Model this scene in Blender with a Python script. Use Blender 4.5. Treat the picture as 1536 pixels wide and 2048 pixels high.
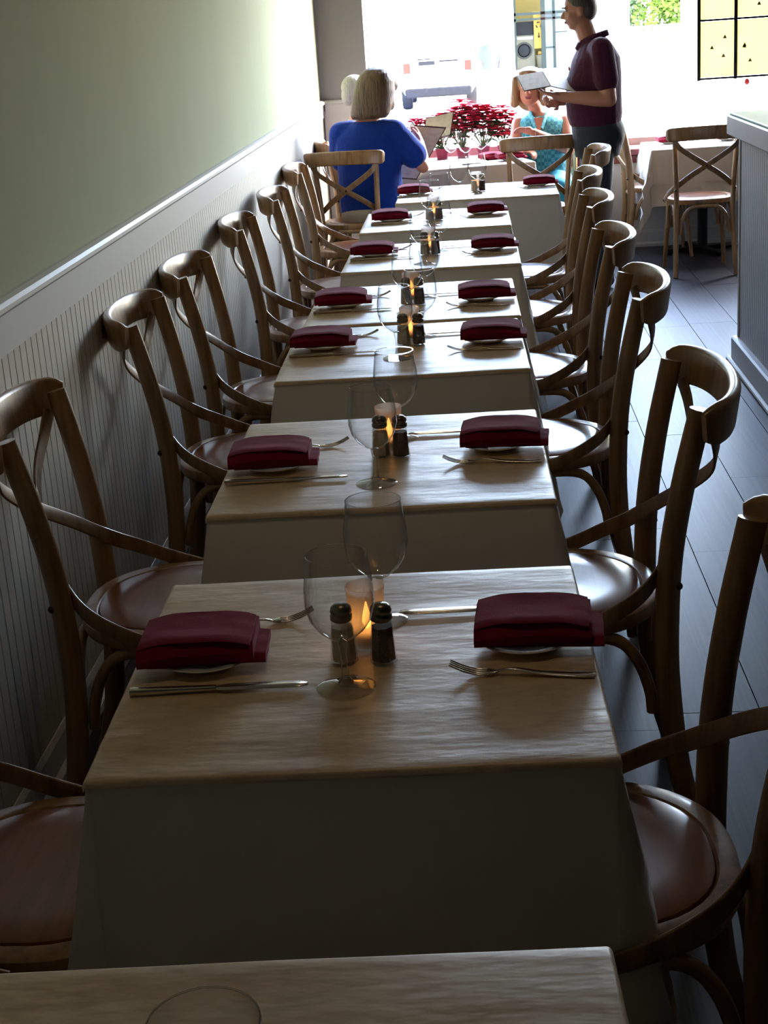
import bpy, math, random
from mathutils import Vector, Matrix, noise
PI = math.pi
random.seed(7)
for o in list(bpy.data.objects): bpy.data.objects.remove(o)
SC = bpy.context.scene; COL = SC.collection

# ---------------------------------------------------------------- camera
cam_d = bpy.data.cameras.new('camera'); cam = bpy.data.objects.new('camera', cam_d); COL.objects.link(cam)
cam_d.sensor_fit = 'VERTICAL'; cam_d.sensor_height = 24.0; cam_d.lens = 2967.0/2048*24.0
cam_d.clip_start = 0.05; cam_d.clip_end = 400
YAW, PITCH, ROLL, CAMH = -0.0742, 0.31838, -0.0686, 1.6696
f_ = Vector((math.sin(YAW)*math.cos(PITCH), math.cos(YAW)*math.cos(PITCH), -math.sin(PITCH)))
r_ = Vector((math.cos(YAW), -math.sin(YAW), 0)); u_ = r_.cross(f_)
R_ = r_*math.cos(ROLL)+u_*math.sin(ROLL); U_ = -r_*math.sin(ROLL)+u_*math.cos(ROLL)
M_ = Matrix((R_, U_, -f_)).transposed().to_4x4(); M_.translation = (0, 0, CAMH)
cam.matrix_world = M_; SC.camera = cam

# ---------------------------------------------------------------- sky, sun, exposure
SC.view_settings.view_transform = 'Standard'; SC.view_settings.look = 'None'
SC.view_settings.gamma = 1.0; SC.view_settings.use_curve_mapping = False
SC.view_settings.exposure = -1.4
W = bpy.data.worlds.new('world'); SC.world = W; W.use_nodes = True
nt = W.node_tree; bg = nt.nodes['Background']
sky = nt.nodes.new('ShaderNodeTexSky'); sky.sky_type = 'NISHITA'; sky.sun_disc = False
SUN_AZ_DIR = Vector((-0.97, -0.20, 0)).normalized(); SUN_EL = math.radians(50)
sky.sun_elevation = SUN_EL; sky.sun_rotation = math.atan2(-SUN_AZ_DIR.x, -SUN_AZ_DIR.y)
sky.air_density = 1.0; sky.dust_density = 3.0; sky.ozone_density = 1.0
mixw = nt.nodes.new('ShaderNodeMix'); mixw.data_type = 'RGBA'; mixw.inputs[0].default_value = 0.12
mixw.inputs[7].default_value = (0.40, 0.45, 0.50, 1)
nt.links.new(sky.outputs[0], mixw.inputs[6]); nt.links.new(mixw.outputs[2], bg.inputs[0])
bg.inputs[1].default_value = 42.0
sd = bpy.data.lights.new('sun', 'SUN'); sd.energy = 26.0; sd.angle = math.radians(0.6); sd.color = (1, 0.96, 0.88)
so = bpy.data.objects.new('sun', sd); COL.objects.link(so)
sdir = Vector((SUN_AZ_DIR.x*math.cos(SUN_EL), SUN_AZ_DIR.y*math.cos(SUN_EL), -math.sin(SUN_EL)))
so.rotation_euler = sdir.to_track_quat('-Z', 'Y').to_euler(); so.location = (12, 18, 12)
LAMP_W = 27.0       # each warm ceiling downlight near the camera end of the room
# sky portal in the window opening (guides daylight sampling)
pd = bpy.data.lights.new('window_portal', 'AREA'); pd.shape = 'RECTANGLE'; pd.size = 3.9; pd.size_y = 2.0
pd.cycles.is_portal = True
po = bpy.data.objects.new('window_portal', pd); COL.objects.link(po)
po.location = (1.23, 11.3, 1.7); po.rotation_euler = (-PI/2, 0, 0)

# ---------------------------------------------------------------- materials
def srgb(r, g, b):
    f = lambda c: (c/255/12.92) if c/255 <= .04045 else ((c/255+.055)/1.055)**2.4
    return (f(r), f(g), f(b), 1)
MATS = {}
def mat(name, col, rough=.6, metal=0, spec=.5, bump=None, var=None, emit=None, trans=0, sheen=0, coat=0, aniso=None, sss=0, alpha=None):
    """bump=(scale xyz, strength, distance)  var=(scale xyz, colour2, lo, hi)"""
    m = bpy.data.materials.new(name); m.use_nodes = True; n = m.node_tree; b = n.nodes['Principled BSDF']
    b.inputs['Base Color'].default_value = col if len(col) == 4 else (*col, 1)
    b.inputs['Roughness'].default_value = rough; b.inputs['Metallic'].default_value = metal
    b.inputs['Specular IOR Level'].default_value = spec
    b.inputs['Transmission Weight'].default_value = trans
    b.inputs['Sheen Weight'].default_value = sheen; b.inputs['Coat Weight'].default_value = coat
    b.inputs['Coat Roughness'].default_value = .15
    if sss: b.inputs['Subsurface Weight'].default_value = sss; b.inputs['Subsurface Radius'].default_value = (.01, .004, .002)
    tc = n.nodes.new('ShaderNodeTexCoord')
    def ns(scale, detail=4, rough=.55):
        mp = n.nodes.new('ShaderNodeMapping'); mp.inputs['Scale'].default_value = scale
        t = n.nodes.new('ShaderNodeTexNoise'); t.inputs['Scale'].default_value = 1; t.inputs['Detail'].default_value = detail
        t.inputs['Roughness'].default_value = rough
        n.links.new(tc.outputs['Object'], mp.inputs[0]); n.links.new(mp.outputs[0], t.inputs[0]); return t
    if var:
        t = ns(var[0]); mr = n.nodes.new('ShaderNodeMapRange'); mr.inputs[1].default_value = var[2]; mr.inputs[2].default_value = var[3]
        mx = n.nodes.new('ShaderNodeMix'); mx.data_type = 'RGBA'
        n.links.new(t.outputs[0], mr.inputs[0]); n.links.new(mr.outputs[0], mx.inputs[0])
        mx.inputs[6].default_value = col; mx.inputs[7].default_value = var[1]
        n.links.new(mx.outputs[2], b.inputs['Base Color'])
    if bump:
        t = ns(bump[0]); bp = n.nodes.new('ShaderNodeBump'); bp.inputs['Strength'].default_value = bump[1]; bp.inputs['Distance'].default_value = bump[2]
        n.links.new(t.outputs[0], bp.inputs['Height']); n.links.new(bp.outputs[0], b.inputs['Normal'])
    if emit: b.inputs['Emission Color'].default_value = emit[0]; b.inputs['Emission Strength'].default_value = emit[1]
    MATS[name] = m; return m

def thin_glass(name, tint=(1, 1, 1, 1), base=.03, edge=.55, rough=.02, power=3.0, edge_tint=(.55, .6, .6, 1)):
    m = bpy.data.materials.new(name); m.use_nodes = True; n = m.node_tree
    for x in list(n.nodes): n.nodes.remove(x)
    out = n.nodes.new('ShaderNodeOutputMaterial'); mix = n.nodes.new('ShaderNodeMixShader')
    tr = n.nodes.new('ShaderNodeBsdfTransparent'); gl = n.nodes.new('ShaderNodeBsdfGlossy'); gl.inputs['Roughness'].default_value = rough
    lw = n.nodes.new('ShaderNodeLayerWeight'); lw.inputs[0].default_value = .5
    pw = n.nodes.new('ShaderNodeMath'); pw.operation = 'POWER'; pw.inputs[1].default_value = power
    mr = n.nodes.new('ShaderNodeMapRange'); mr.inputs[3].default_value = base; mr.inputs[4].default_value = edge
    mc = n.nodes.new('ShaderNodeMix'); mc.data_type = 'RGBA'; mc.inputs[6].default_value = tint; mc.inputs[7].default_value = edge_tint
    n.links.new(lw.outputs['Facing'], pw.inputs[0]); n.links.new(pw.outputs[0], mr.inputs[0]); n.links.new(mr.outputs[0], mix.inputs[0])
    n.links.new(pw.outputs[0], mc.inputs[0]); n.links.new(mc.outputs[2], tr.inputs[0])
    n.links.new(tr.outputs[0], mix.inputs[1]); n.links.new(gl.outputs[0], mix.inputs[2]); n.links.new(mix.outputs[0], out.inputs[0])
    MATS[name] = m; return m

m_wall = mat('sage_paint', srgb(164, 166, 134), .9, spec=.08, bump=((26, 3, .6), .25, .01), var=((3, 1.2, .25), srgb(172, 174, 142), .35, .7))
m_pier = mat('grey_paint', srgb(112, 108, 108), .6, bump=((60, 60, 60), .08, .004))
m_rear = mat('charcoal_paint', srgb(84, 78, 72), .7)
m_white = mat('white_trim', srgb(205, 203, 198), .38, bump=((40, 3, 3), .08, .004))
m_bead = mat('beadboard_paint', srgb(188, 182, 168), .45, bump=((30, 8, 1), .15, .006))
m_ceil = mat('ceiling_paint', srgb(150, 146, 138), .9, bump=((50, 50, 50), .05, .004))
m_dark = mat('shadow_gap', srgb(30, 26, 22), .9)
m_sill = mat('oxblood_sill', srgb(92, 34, 34), .4, bump=((20, 60, 60), .1, .003))
m_bar = mat('bar_paint', srgb(172, 172, 176), .42, bump=((30, 8, 1), .15, .006))
m_bartop = mat('bar_top_green_reflection', srgb(150, 196, 162), .4, coat=.1, var=((4, 4, 4), srgb(140, 186, 152), .4, .65))  # mint tint paints the tree's green reflection onto the pale top
m_plank = mat('floor_plank', srgb(60, 58, 60), .42, spec=.08, bump=((9, .8, 9), .16, .005), var=((22, 1.3, 22), srgb(44, 42, 43), .35, .68))
m_wood = mat('bentwood', srgb(150, 112, 68), .34, spec=.5, coat=.25, bump=((60, 60, 6), .12, .003), var=((42, 42, 3), srgb(112, 80, 46), .4, .7))
m_seat = mat('plywood_seat', srgb(128, 74, 38), .28, spec=.5, coat=.5, bump=((5, 60, 60), .05, .002), var=((4, 46, 6), srgb(104, 58, 28), .35, .7))
m_strap = mat('strap_wood', srgb(136, 100, 60), .36, coat=.2, var=((50, 50, 8), srgb(104, 74, 42), .4, .7))
m_iron = mat('black_iron', srgb(24, 24, 26), .45, metal=.6)
m_bolt = mat('dark_bolt', srgb(58, 48, 38), .4, metal=.8)
m_cloth = mat('white_tablecloth', srgb(206, 196, 182), .85, sheen=.1, bump=((300, 300, 300), .12, .001))
m_paper = mat('kraft_paper', srgb(208, 180, 142), .40, spec=.85, bump=((5, 14, 5), .4, .010), var=((26, 60, 20), srgb(190, 162, 124), .4, .65))
m_napk = mat('maroon_napkin', srgb(118, 16, 38), .95, sheen=.03, spec=.12, bump=((260, 260, 260), .3, .001))
m_china = mat('white_china', srgb(232, 228, 220), .15, coat=.3)
m_steel = mat('cutlery_steel', srgb(214, 208, 198), .2, metal=1)
m_cap = mat('shaker_cap_metal', srgb(120, 112, 100), .32, metal=.9)
m_salt = mat('salt_grains', srgb(206, 194, 170), .8, bump=((500, 500, 500), .4, .001))
m_pepper = mat('pepper_grains', srgb(52, 42, 32), .8, var=((420, 420, 420), srgb(96, 80, 60), .5, .6))
m_wax = mat('candle_wax', srgb(236, 214, 176), .5, sss=.4)
m_flame = mat('flame', srgb(255, 170, 60), .5, emit=((1, .42, .08, 1), 30))
g_bowl = thin_glass('goblet_glass', base=.05, edge=.8, power=2.4, edge_tint=(.45, .48, .47, 1))
g_stem = thin_glass('goblet_stem_glass', base=.10, edge=.7, power=1.6, edge_tint=(.5, .54, .52, 1))
g_shaker = thin_glass('shaker_glass', base=.08, edge=.5, power=2.0)
g_win = thin_glass('window_glass', base=.03, edge=.5, power=4.0, edge_tint=(.95, .98, .96, 1))
m_votive = bpy.data.materials.new('frosted_votive'); m_votive.use_nodes = True
_n = m_votive.node_tree; _n.nodes.clear()
_o = _n.nodes.new('ShaderNodeOutputMaterial'); _m = _n.nodes.new('ShaderNodeMixShader'); _m.inputs[0].default_value = .55
_t = _n.nodes.new('ShaderNodeBsdfTransparent'); _t.inputs[0].default_value = (.9, .88, .86, 1)
_a = _n.nodes.new('ShaderNodeMixShader'); _a.inputs[0].default_value = .6
_d = _n.nodes.new('ShaderNodeBsdfDiffuse'); _d.inputs[0].default_value = (.7, .68, .66, 1)
_l = _n.nodes.new('ShaderNodeBsdfTranslucent'); _l.inputs[0].default_value = (.8, .76, .72, 1)
_n.links.new(_d.outputs[0], _a.inputs[1]); _n.links.new(_l.outputs[0], _a.inputs[2])
_n.links.new(_t.outputs[0], _m.inputs[1]); _n.links.new(_a.outputs[0], _m.inputs[2]); _n.links.new(_m.outputs[0], _o.inputs[0])

# ---------------------------------------------------------------- mesh helpers
class MB:
    def __init__(s): s.v = []; s.f = []
    def add(s, vs, fs):
        k = len(s.v); s.v += [tuple(v) for v in vs]; s.f += [tuple(i+k for i in f) for f in fs]; return s
    def box(s, x0, x1, y0, y1, z0, z1):
        return s.add([(x, y, z) for z in (z0, z1) for y in (y0, y1) for x in (x0, x1)],
                     [(0, 2, 3, 1), (4, 5, 7, 6), (0, 1, 5, 4), (2, 6, 7, 3), (0, 4, 6, 2), (1, 3, 7, 5)])
    def bbox(s, x0, x1, y0, y1, z0, z1, c=.003):        # chamfered box
        vs = []; 
        for sx in (0, 1):
            for sy in (0, 1):
                for sz in (0, 1):
                    X = (x0, x1)[sx]; Y = (y0, y1)[sy]; Z = (z0, z1)[sz]
                    dx = c*(1-2*sx); dy = c*(1-2*sy); dz = c*(1-2*sz)
                    vs += [(X, Y+dy, Z+dz), (X+dx, Y, Z+dz), (X+dx, Y+dy, Z)]
        def i(a, b, cc, k): return (a*4+b*2+cc)*3+k
        fs = [(i(0,0,0,0), i(0,0,1,0), i(0,1,1,0), i(0,1,0,0)), (i(1,0,0,0), i(1,1,0,0), i(1,1,1,0), i(1,0,1,0)),
              (i(0,0,0,1), i(1,0,0,1), i(1,0,1,1), i(0,0,1,1)), (i(0,1,0,1), i(0,1,1,1), i(1,1,1,1), i(1,1,0,1)),
              (i(0,0,0,2), i(0,1,0,2), i(1,1,0,2), i(1,0,0,2)), (i(0,0,1,2), i(1,0,1,2), i(1,1,1,2), i(0,1,1,2))]
        for a in (0, 1):
            for b in (0, 1):
                fs += [(i(0,a,b,1), i(1,a,b,1), i(1,a,b,2), i(0,a,b,2)), (i(a,0,b,0), i(a,1,b,0), i(a,1,b,2), i(a,0,b,2)),
                       (i(a,b,0,0), i(a,b,1,0), i(a,b,1,1), i(a,b,0,1))]
                for cc in (0, 1): fs.append((i(a,b,cc,0), i(a,b,cc,1), i(a,b,cc,2)))
        return s.add(vs, fs)
    def lathe(s, prof, n=24, c=(0, 0), cap=True):
        vs = []; fs = []
        for r, z in prof:
            for k in range(n): vs.append((c[0]+r*math.cos(2*PI*k/n), c[1]+r*math.sin(2*PI*k/n), z))
        for j in range(len(prof)-1):
            for k in range(n): fs.append((j*n+k, j*n+(k+1) % n, (j+1)*n+(k+1) % n, (j+1)*n+k))
        if cap:
            if prof[0][0] > 1e-5: fs.append(tuple(range(n))[::-1])
            if prof[-1][0] > 1e-5: fs.append(tuple((len(prof)-1)*n+k for k in range(n)))
        return s.add(vs, fs)
    def sweep(s, path, sec, ref=(1, 0, 0), cap=True, closed=False):
        """sec(t)->list of (a,b): a along T x N, b along N (N = ref made normal to T). ref may be a function of t"""
        n = len(path); path = [Vector(p) for p in path]; vs = []; m = None
        for i, p in enumerate(path):
            if closed: T = path[(i+1) % n]-path[i-1]
            else: T = path[min(i+1, n-1)]-path[max(i-1, 0)]
            T.normalize(); rf = Vector(ref(i/(n-1)) if callable(ref) else ref)
            N = rf-T*T.dot(rf); N.normalize(); B = T.cross(N)
            q = sec(i/(n-1)); m = len(q)
            vs += [p+B*a+N*b for a, b in q]
        fs = [(i*m+k, i*m+(k+1) % m, (i+1)*m+(k+1) % m, (i+1)*m+k) for i in range(n-1) for k in range(m)]
        if closed: fs += [((n-1)*m+k, (n-1)*m+(k+1) % m, (k+1) % m, k) for k in range(m)]
        elif cap: fs += [tuple(range(m))[::-1], tuple((n-1)*m+k for k in range(m))]
        return s.add(vs, fs)
    def ball(s, c, r, R=None, nu=16, nv=10):
        c = Vector(c); r = Vector(r) if hasattr(r, '__len__') else Vector((r, r, r)); vs = [Vector((0, 0, -1))]
        for j in range(1, nv):
            a = PI*j/nv-PI/2
            for k in range(nu): vs.append(Vector((math.cos(a)*math.cos(2*PI*k/nu), math.cos(a)*math.sin(2*PI*k/nu), math.sin(a))))
        vs.append(Vector((0, 0, 1)))
        out = []
        for v in vs:
            v = Vector((v.x*r.x, v.y*r.y, v.z*r.z))
            if R is not None: v = R @ v
            out.append(c+v)
        fs = [(0, 1+(k+1) % nu, 1+k) for k in range(nu)]
        for j in range(nv-2):
            for k in range(nu): fs.append((1+j*nu+k, 1+j*nu+(k+1) % nu, 1+(j+1)*nu+(k+1) % nu, 1+(j+1)*nu+k))
        e = len(vs)-1; b = 1+(nv-2)*nu
        fs += [(b+k, b+(k+1) % nu, e) for k in range(nu)]
        return s.add(out, fs)
    def caps(s, p0, p1, r0, r1, n=12):            # tapered capsule
        p0 = Vector(p0); p1 = Vector(p1); d = p1-p0; L = d.length; T = d.normalized()
        ref = Vector((1, 0, 0)) if abs(T.x) < .8 else Vector((0, 1, 0)); N = (ref-T*T.dot(ref)).normalized(); B = T.cross(N)
        rings = []
        for j in range(1, 5): a = PI/2*j/4; rings.append((p0-T*r0*math.cos(a), r0*math.sin(a)))
        for j in range(0, 4): a = PI/2*j/4; rings.append((p1+T*r1*math.sin(a), r1*math.cos(a)))
        vs = [p0-T*r0]
        for c, r in rings: vs += [c+(N*math.cos(2*PI*k/n)+B*math.sin(2*PI*k/n))*r for k in range(n)]
        vs.append(p1+T*r1); fs = [(0, 1+(k+1) % n, 1+k) for k in range(n)]
        for j in range(len(rings)-1):
            for k in range(n): fs.append((1+j*n+k, 1+j*n+(k+1) % n, 1+(j+1)*n+(k+1) % n, 1+(j+1)*n+k))
        e = len(vs)-1; b = 1+(len(rings)-1)*n; fs += [(b+k, b+(k+1) % n, e) for k in range(n)]
        return s.add(vs, fs)
    def loft(s, secs, n=24, pw=2.0):               # secs: (cx,cy,cz,rx,ry) horizontal superellipse sections, bottom to top
        vs = []; fs = []
        for cx, cy, cz, rx, ry in secs:
            for k in range(n):
                a = 2*PI*k/n; ca, sa = math.cos(a), math.sin(a)
                vs.append((cx+rx*math.copysign(abs(ca)**(2/pw), ca), cy+ry*math.copysign(abs(sa)**(2/pw), sa), cz))
        for j in range(len(secs)-1):
            for k in range(n): fs.append((j*n+k, j*n+(k+1) % n, (j+1)*n+(k+1) % n, (j+1)*n+k))
        fs += [tuple(range(n))[::-1], tuple((len(secs)-1)*n+k for k in range(n))]
        return s.add(vs, fs)
    def xf(s, M, k0=0):
        s.v = s.v[:k0]+[tuple(M @ Vector(v)) for v in s.v[k0:]]; return s
    def mesh(s, name, m, smooth=False, auto=None):
        me = bpy.data.meshes.new(name); me.from_pydata(s.v, [], s.f); me.update()
        mats = m if isinstance(m, (list, tuple)) else [m]
        for x in mats: me.materials.append(x)
        if smooth: me.shade_smooth()
        if auto and smooth:
            try: me.set_sharp_from_angle(angle=math.radians(auto))
            except Exception: pass
        return me
    def obj(s, name, m, parent=None, smooth=False, auto=40, loc=None, rz=0):
        return link(name, s.mesh(name, m, smooth, auto), parent, loc, rz)
def link(name, me, parent=None, loc=None, rz=0):
    o = bpy.data.objects.new(name, me); COL.objects.link(o)
    if parent: o.parent = parent
    if loc: o.location = loc
    if rz: o.rotation_euler = (0, 0, rz)
    return o
def tag(o, label=None, cat=None, group=None, kind=None):
    if label: o['label'] = label
    if cat: o['category'] = cat
    if group: o['group'] = group
    if kind: o['kind'] = kind
    return o
def thing(name, label, cat, loc=(0, 0, 0), rz=0, group=None):
    return tag(link(name, None, None, loc, rz), label, cat, group)
def kids(o): return [c for c in COL.objects if c.parent == o]
TREE = {}
def snapshot(o): return (o, [snapshot(c) for c in kids(o)])
def copy_tree(t, parent=None):
    o, ch = t; c = o.copy(); COL.objects.link(c); c.parent = parent
    for x in ch: copy_tree(x, c)
    return c
def place(t, label, loc, rz=0, group=None, first=[]):
    if id(t[0]) not in first: first.append(id(t[0])); o = t[0]
    else: o = copy_tree(t)
    o.location = loc; o.rotation_euler = (0, 0, rz); o['label'] = label
    if o.name.startswith('dining_chair'): o.scale = (1.12, 1, 1.04) if 'row, ' in label or 'left wall' in label or 'corner' in label else (1, 1, 1.03)
    if group: o['group'] = group
    if o.name.startswith('knife'): o.scale = (1.1, 1.12, 1.1)
    return o
def cr(pts, k=6):                                     # Catmull-Rom
    P = [Vector(p) for p in pts]; P = [P[0]*2-P[1]]+P+[P[-1]*2-P[-2]]; out = []
    for i in range(1, len(P)-2):
        for j in range(k):
            t = j/k; a, b, c, d = P[i-1:i+3]
            out.append(.5*((2*b)+(c-a)*t+(2*a-5*b+4*c-d)*t*t+(3*b-a-3*c+d)*t**3))
    return out+[P[-2]]
def ell(a, b, n=12): return [(a*math.cos(2*PI*k/n), b*math.sin(2*PI*k/n)) for k in range(n)]
def rrect(a, b, r, n=3):
    out = []
    for cx, cy, s in ((a-r, b-r, 0), (-a+r, b-r, 1), (-a+r, -b+r, 2), (a-r, -b+r, 3)):
        for k in range(n+1): t = PI/2*(s+k/n); out.append((cx+r*math.cos(t), cy+r*math.sin(t)))
    return out
def struct(o): o['kind'] = 'structure'; return o

# ================================================================ THE ROOM
XL, XR, YF, YB, ZC = -1.065, 4.6, -4.0, 10.95, 3.05
WX0, WX1, WZ0, WZ1 = -0.725, 3.2, 0.70, 2.75
floor = struct(MB().box(XL-.15, XR+.15, YF-.15, YB+.35, -.12, -.014).obj('floor', m_dark))
pw, pl = .245, 1.38
unit = MB().bbox(-.5, .5, -.5, .5, -.5, .5, .004).mesh('plank', m_plank)
x = .645-7*pw+pw/2; k = 0
while x < XR:
    off = random.random()*pl; y = YF-off
    while y < YB:
        y0 = max(y, YF); y1 = min(y+pl, YB)
        if y1-y0 > .03:
            big = (y1 < .9) or (x > 2.2 and y1 < 9)
            if not big and x-pw/2 > XL-.25:
                p = link('plank', unit, floor, (x, (y0+y1)/2, -.0075+random.uniform(-.0004, .0004)))
                p.scale = (pw-.003, y1-y0-.003, .015)
        y += pl
    x += pw
m_far = MB()
for i in range(24):
    xx = .645-7*pw+pw*i
    if xx+pw < XR: m_far.box(xx+.0015, xx+pw-.0015, YF, .2, -.015, -.0005)
    if xx > 2.2 and xx+pw < XR: m_far.box(xx+.0015, xx+pw-.0015, 0.2, 8.2, -.015, -.001)
tag(m_far.obj('plank_field', m_plank, floor), kind='stuff')

ceiling = struct(MB().box(XL-.15, XR+.15, YF-.15, YB+.35, ZC, ZC+.15).obj('ceiling', m_ceil))
wall_left = struct(MB().box(XL-.15, XL, YF, YB+.3, -.12, ZC).obj('wall_left', m_wall))
RAILZ = 1.15
# beadboard wainscot, real grooves
bb = MB(); pts = []; y = YF+.02; s = .046
while y < YB-.02:
    pts += [(y, .012), (y+.0028, .0085), (y+.0056, .012)]; y += s
def bead_panel(pts, z0, z1, fx, m, name, parent):
    q = MB(); n = len(pts)
    q.add([fx(a, d, z0) for a, d in pts]+[fx(a, d, z1) for a, d in pts], [(i, i+1, n+i+1, n+i) for i in range(n-1)])
    o = q.obj(name, m, parent); o['kind'] = 'stuff'; return o
bead_panel(pts, .10, RAILZ-.06, lambda a, d, z: (XL+d, a, z), m_bead, 'beadboard', wall_left)
# chair rail: flat board plus nosing
def rail_profile(): return [(0, -.085), (.018, -.085), (.019, .0), (.026, .004), (.034, .012), (.034, .022), (.026, .03), (.012, .034), (.0, .034)]
def extrude_y(prof, y0, y1, z0, z1, x0=XL, sx=1):
    q = MB(); n = len(prof)
    q.add([(x0+sx*a, y0, z0+b) for a, b in prof]+[(x0+sx*a, y1, z1+b) for a, b in prof],
          [(i, (i+1) % n, n+(i+1) % n, n+i) for i in range(n)]+[tuple(range(n))[::-1], tuple(range(n, 2*n))]); return q
def extrude_x(prof, x0, x1, z0, y0, sy=-1):
    q = MB(); n = len(prof)
    q.add([(x0, y0+sy*a, z0+b) for a, b in prof]+[(x1, y0+sy*a, z0+b) for a, b in prof],
          [(i, (i+1) % n, n+(i+1) % n, n+i) for i in range(n)]+[tuple(range(n))[::-1], tuple(range(n, 2*n))]); return q
struct(extrude_y(rail_profile(), YF, YB, RAILZ-.058, RAILZ-.018).obj('trim_1', m_white))
base_prof = [(0, 0), (.03, 0), (.03, .02), (.02, .034), (.02, .10), (.014, .115), (.0, .12)]
struct(extrude_y(base_prof, YF, YB, 0, 0).obj('baseboard_left', m_white))
# back wall: grey pier at the left, low wall below the window, lintel, right end
wall_back = struct(MB().box(XL, WX0, YB, YB+.3, -.12, ZC).box(WX0, WX1, YB, YB+.3, -.12, WZ0-.05).box(WX0, WX1, YB, YB+.3, WZ1, ZC)
                   .box(WX1, XR+.15, YB, YB+.3, -.12, ZC).obj('wall_back', m_pier))
MB().box(XL+.02, WX0, YB-.012, YB, .10, RAILZ-.06).obj('wainscot_panel', m_white, wall_back)
MB().box(WX0, XR, YB-.012, YB, .10, WZ0-.07).obj('knee_wall_panel', m_white, wall_back)
struct(extrude_x(rail_profile(), XL+.03, WX0, RAILZ-.018, YB).obj('trim_2', m_white))
struct(extrude_x(base_prof, XL+.03, XR, 0, YB-.012).obj('baseboard_back', m_white))
win = struct(MB().box(WX0, WX1, YB+.27, YB+.3, WZ0, WZ0+.05).box(WX0, WX1, YB+.27, YB+.3, WZ1-.05, WZ1)
             .box(WX0, WX0+.006, YB+.27, YB+.3, WZ0, WZ1).box(WX1-.05, WX1, YB+.27, YB+.3, WZ0, WZ1).obj('window_1', m_white))
MB().box(WX0+.02, WX1-.04, YB+.283, YB+.287, WZ0+.04, WZ1-.04).obj('pane', g_win, win)
MB().bbox(WX0, WX1, YB-.045, YB+.30, WZ0-.05, WZ0, .006).obj('window_sill', m_sill, win)
MB().bbox(WX0, WX1, YB-.03, YB-.012, WZ0-.10, WZ0-.05, .004).obj('sill_apron', m_sill, win)
struct(MB().box(XR, XR+.15, YF-.15, YB, -.12, ZC).obj('wall_right', m_rear))
struct(MB().box(XL-.15, XR, YF-.15, YF, -.12, ZC).obj('wall_front', m_rear))
# ceiling downlights over the camera end
dl = thing('ceiling_downlight', '', 'ceiling light')
MB().lathe([(.075, -.0), (.085, -.012), (.06, -.012), (.05, .0)], 24, cap=False).obj('trim_ring', m_white, dl, True)
MB().lathe([(.0, -.001), (.052, -.001)], 24, cap=False).obj('lens', mat('lamp_lens', srgb(255, 214, 150), .5, emit=((1, .72, .4, 1), 12)), dl)
dls = snapshot(dl)
for i, (x, y) in enumerate(((-.2, 2.3), (-.2, 4.9), (2.8, 3.2))):
    place(dls, 'round recessed ceiling downlight, %s from the camera end' % ('first', 'second', 'set over the bar, away')[i], (x, y, ZC-.001), group='ceiling downlights')
    L = bpy.data.lights.new('downlight', 'SPOT'); L.energy = LAMP_W; L.color = (1, .74, .45); L.spot_size = math.radians(130); L.spot_blend = 1; L.shadow_soft_size = .06
    lo = bpy.data.objects.new('downlight', L); COL.objects.link(lo); lo.location = (x, y, ZC-.03)

# ================================================================ BAR COUNTER
bar = thing('bar_counter', 'pale grey panelled bar counter with light stone top at the right edge', 'bar', (1.6, 5.0, 0))
BX0, BX1, BY0, BY1 = 1.235, 1.95, 2.2, 7.12
def bl(x, y, z): return (x-1.6, y-5.0, z)
q = MB().box(BX0-1.6+.014, BX1-1.6, BY0-5, BY1-5-.014, 0.02, 1.075); q.obj('body', m_bar, bar)
pts = []; y = BY0
while y < BY1-.03: pts += [(y, .012), (y+.0028, .0085), (y+.0056, .012)]; y += s
pts.append((BY1-.02, .012))
bead_panel(pts, .12, 1.05, lambda a, d, z: bl(BX0+.012-d, a, z), m_bar, 'beadboard', bar)
MB().bbox(BX0-1.6-.006, BX0-1.6+.03, BY1-5-.03, BY1-5+.004, .1, 1.07, .003).obj('corner_post', m_bar, bar)
MB().bbox(BX0-1.6-.03, BX1-1.6, BY0-5, BY1-5+.03, 0, .125, .008).obj('base_board', m_bar, bar)
MB().bbox(BX0-1.6-.052, BX0-1.6-.031, BY0-5, BY1-5+.05, 0, .028, .008).obj('shoe_molding', m_white, bar)
MB().bbox(BX0-1.6-.055, BX1-1.6+.05, BY0-5, BY1-5+.05, 1.07, 1.16, .006).obj('counter_edge', m_bar, bar)
MB().bbox(BX0-1.6-.045, BX1-1.6+.04, BY0-5, BY1-5+.04, 1.16, 1.172, .003).obj('counter_top', m_bartop, bar)

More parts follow.
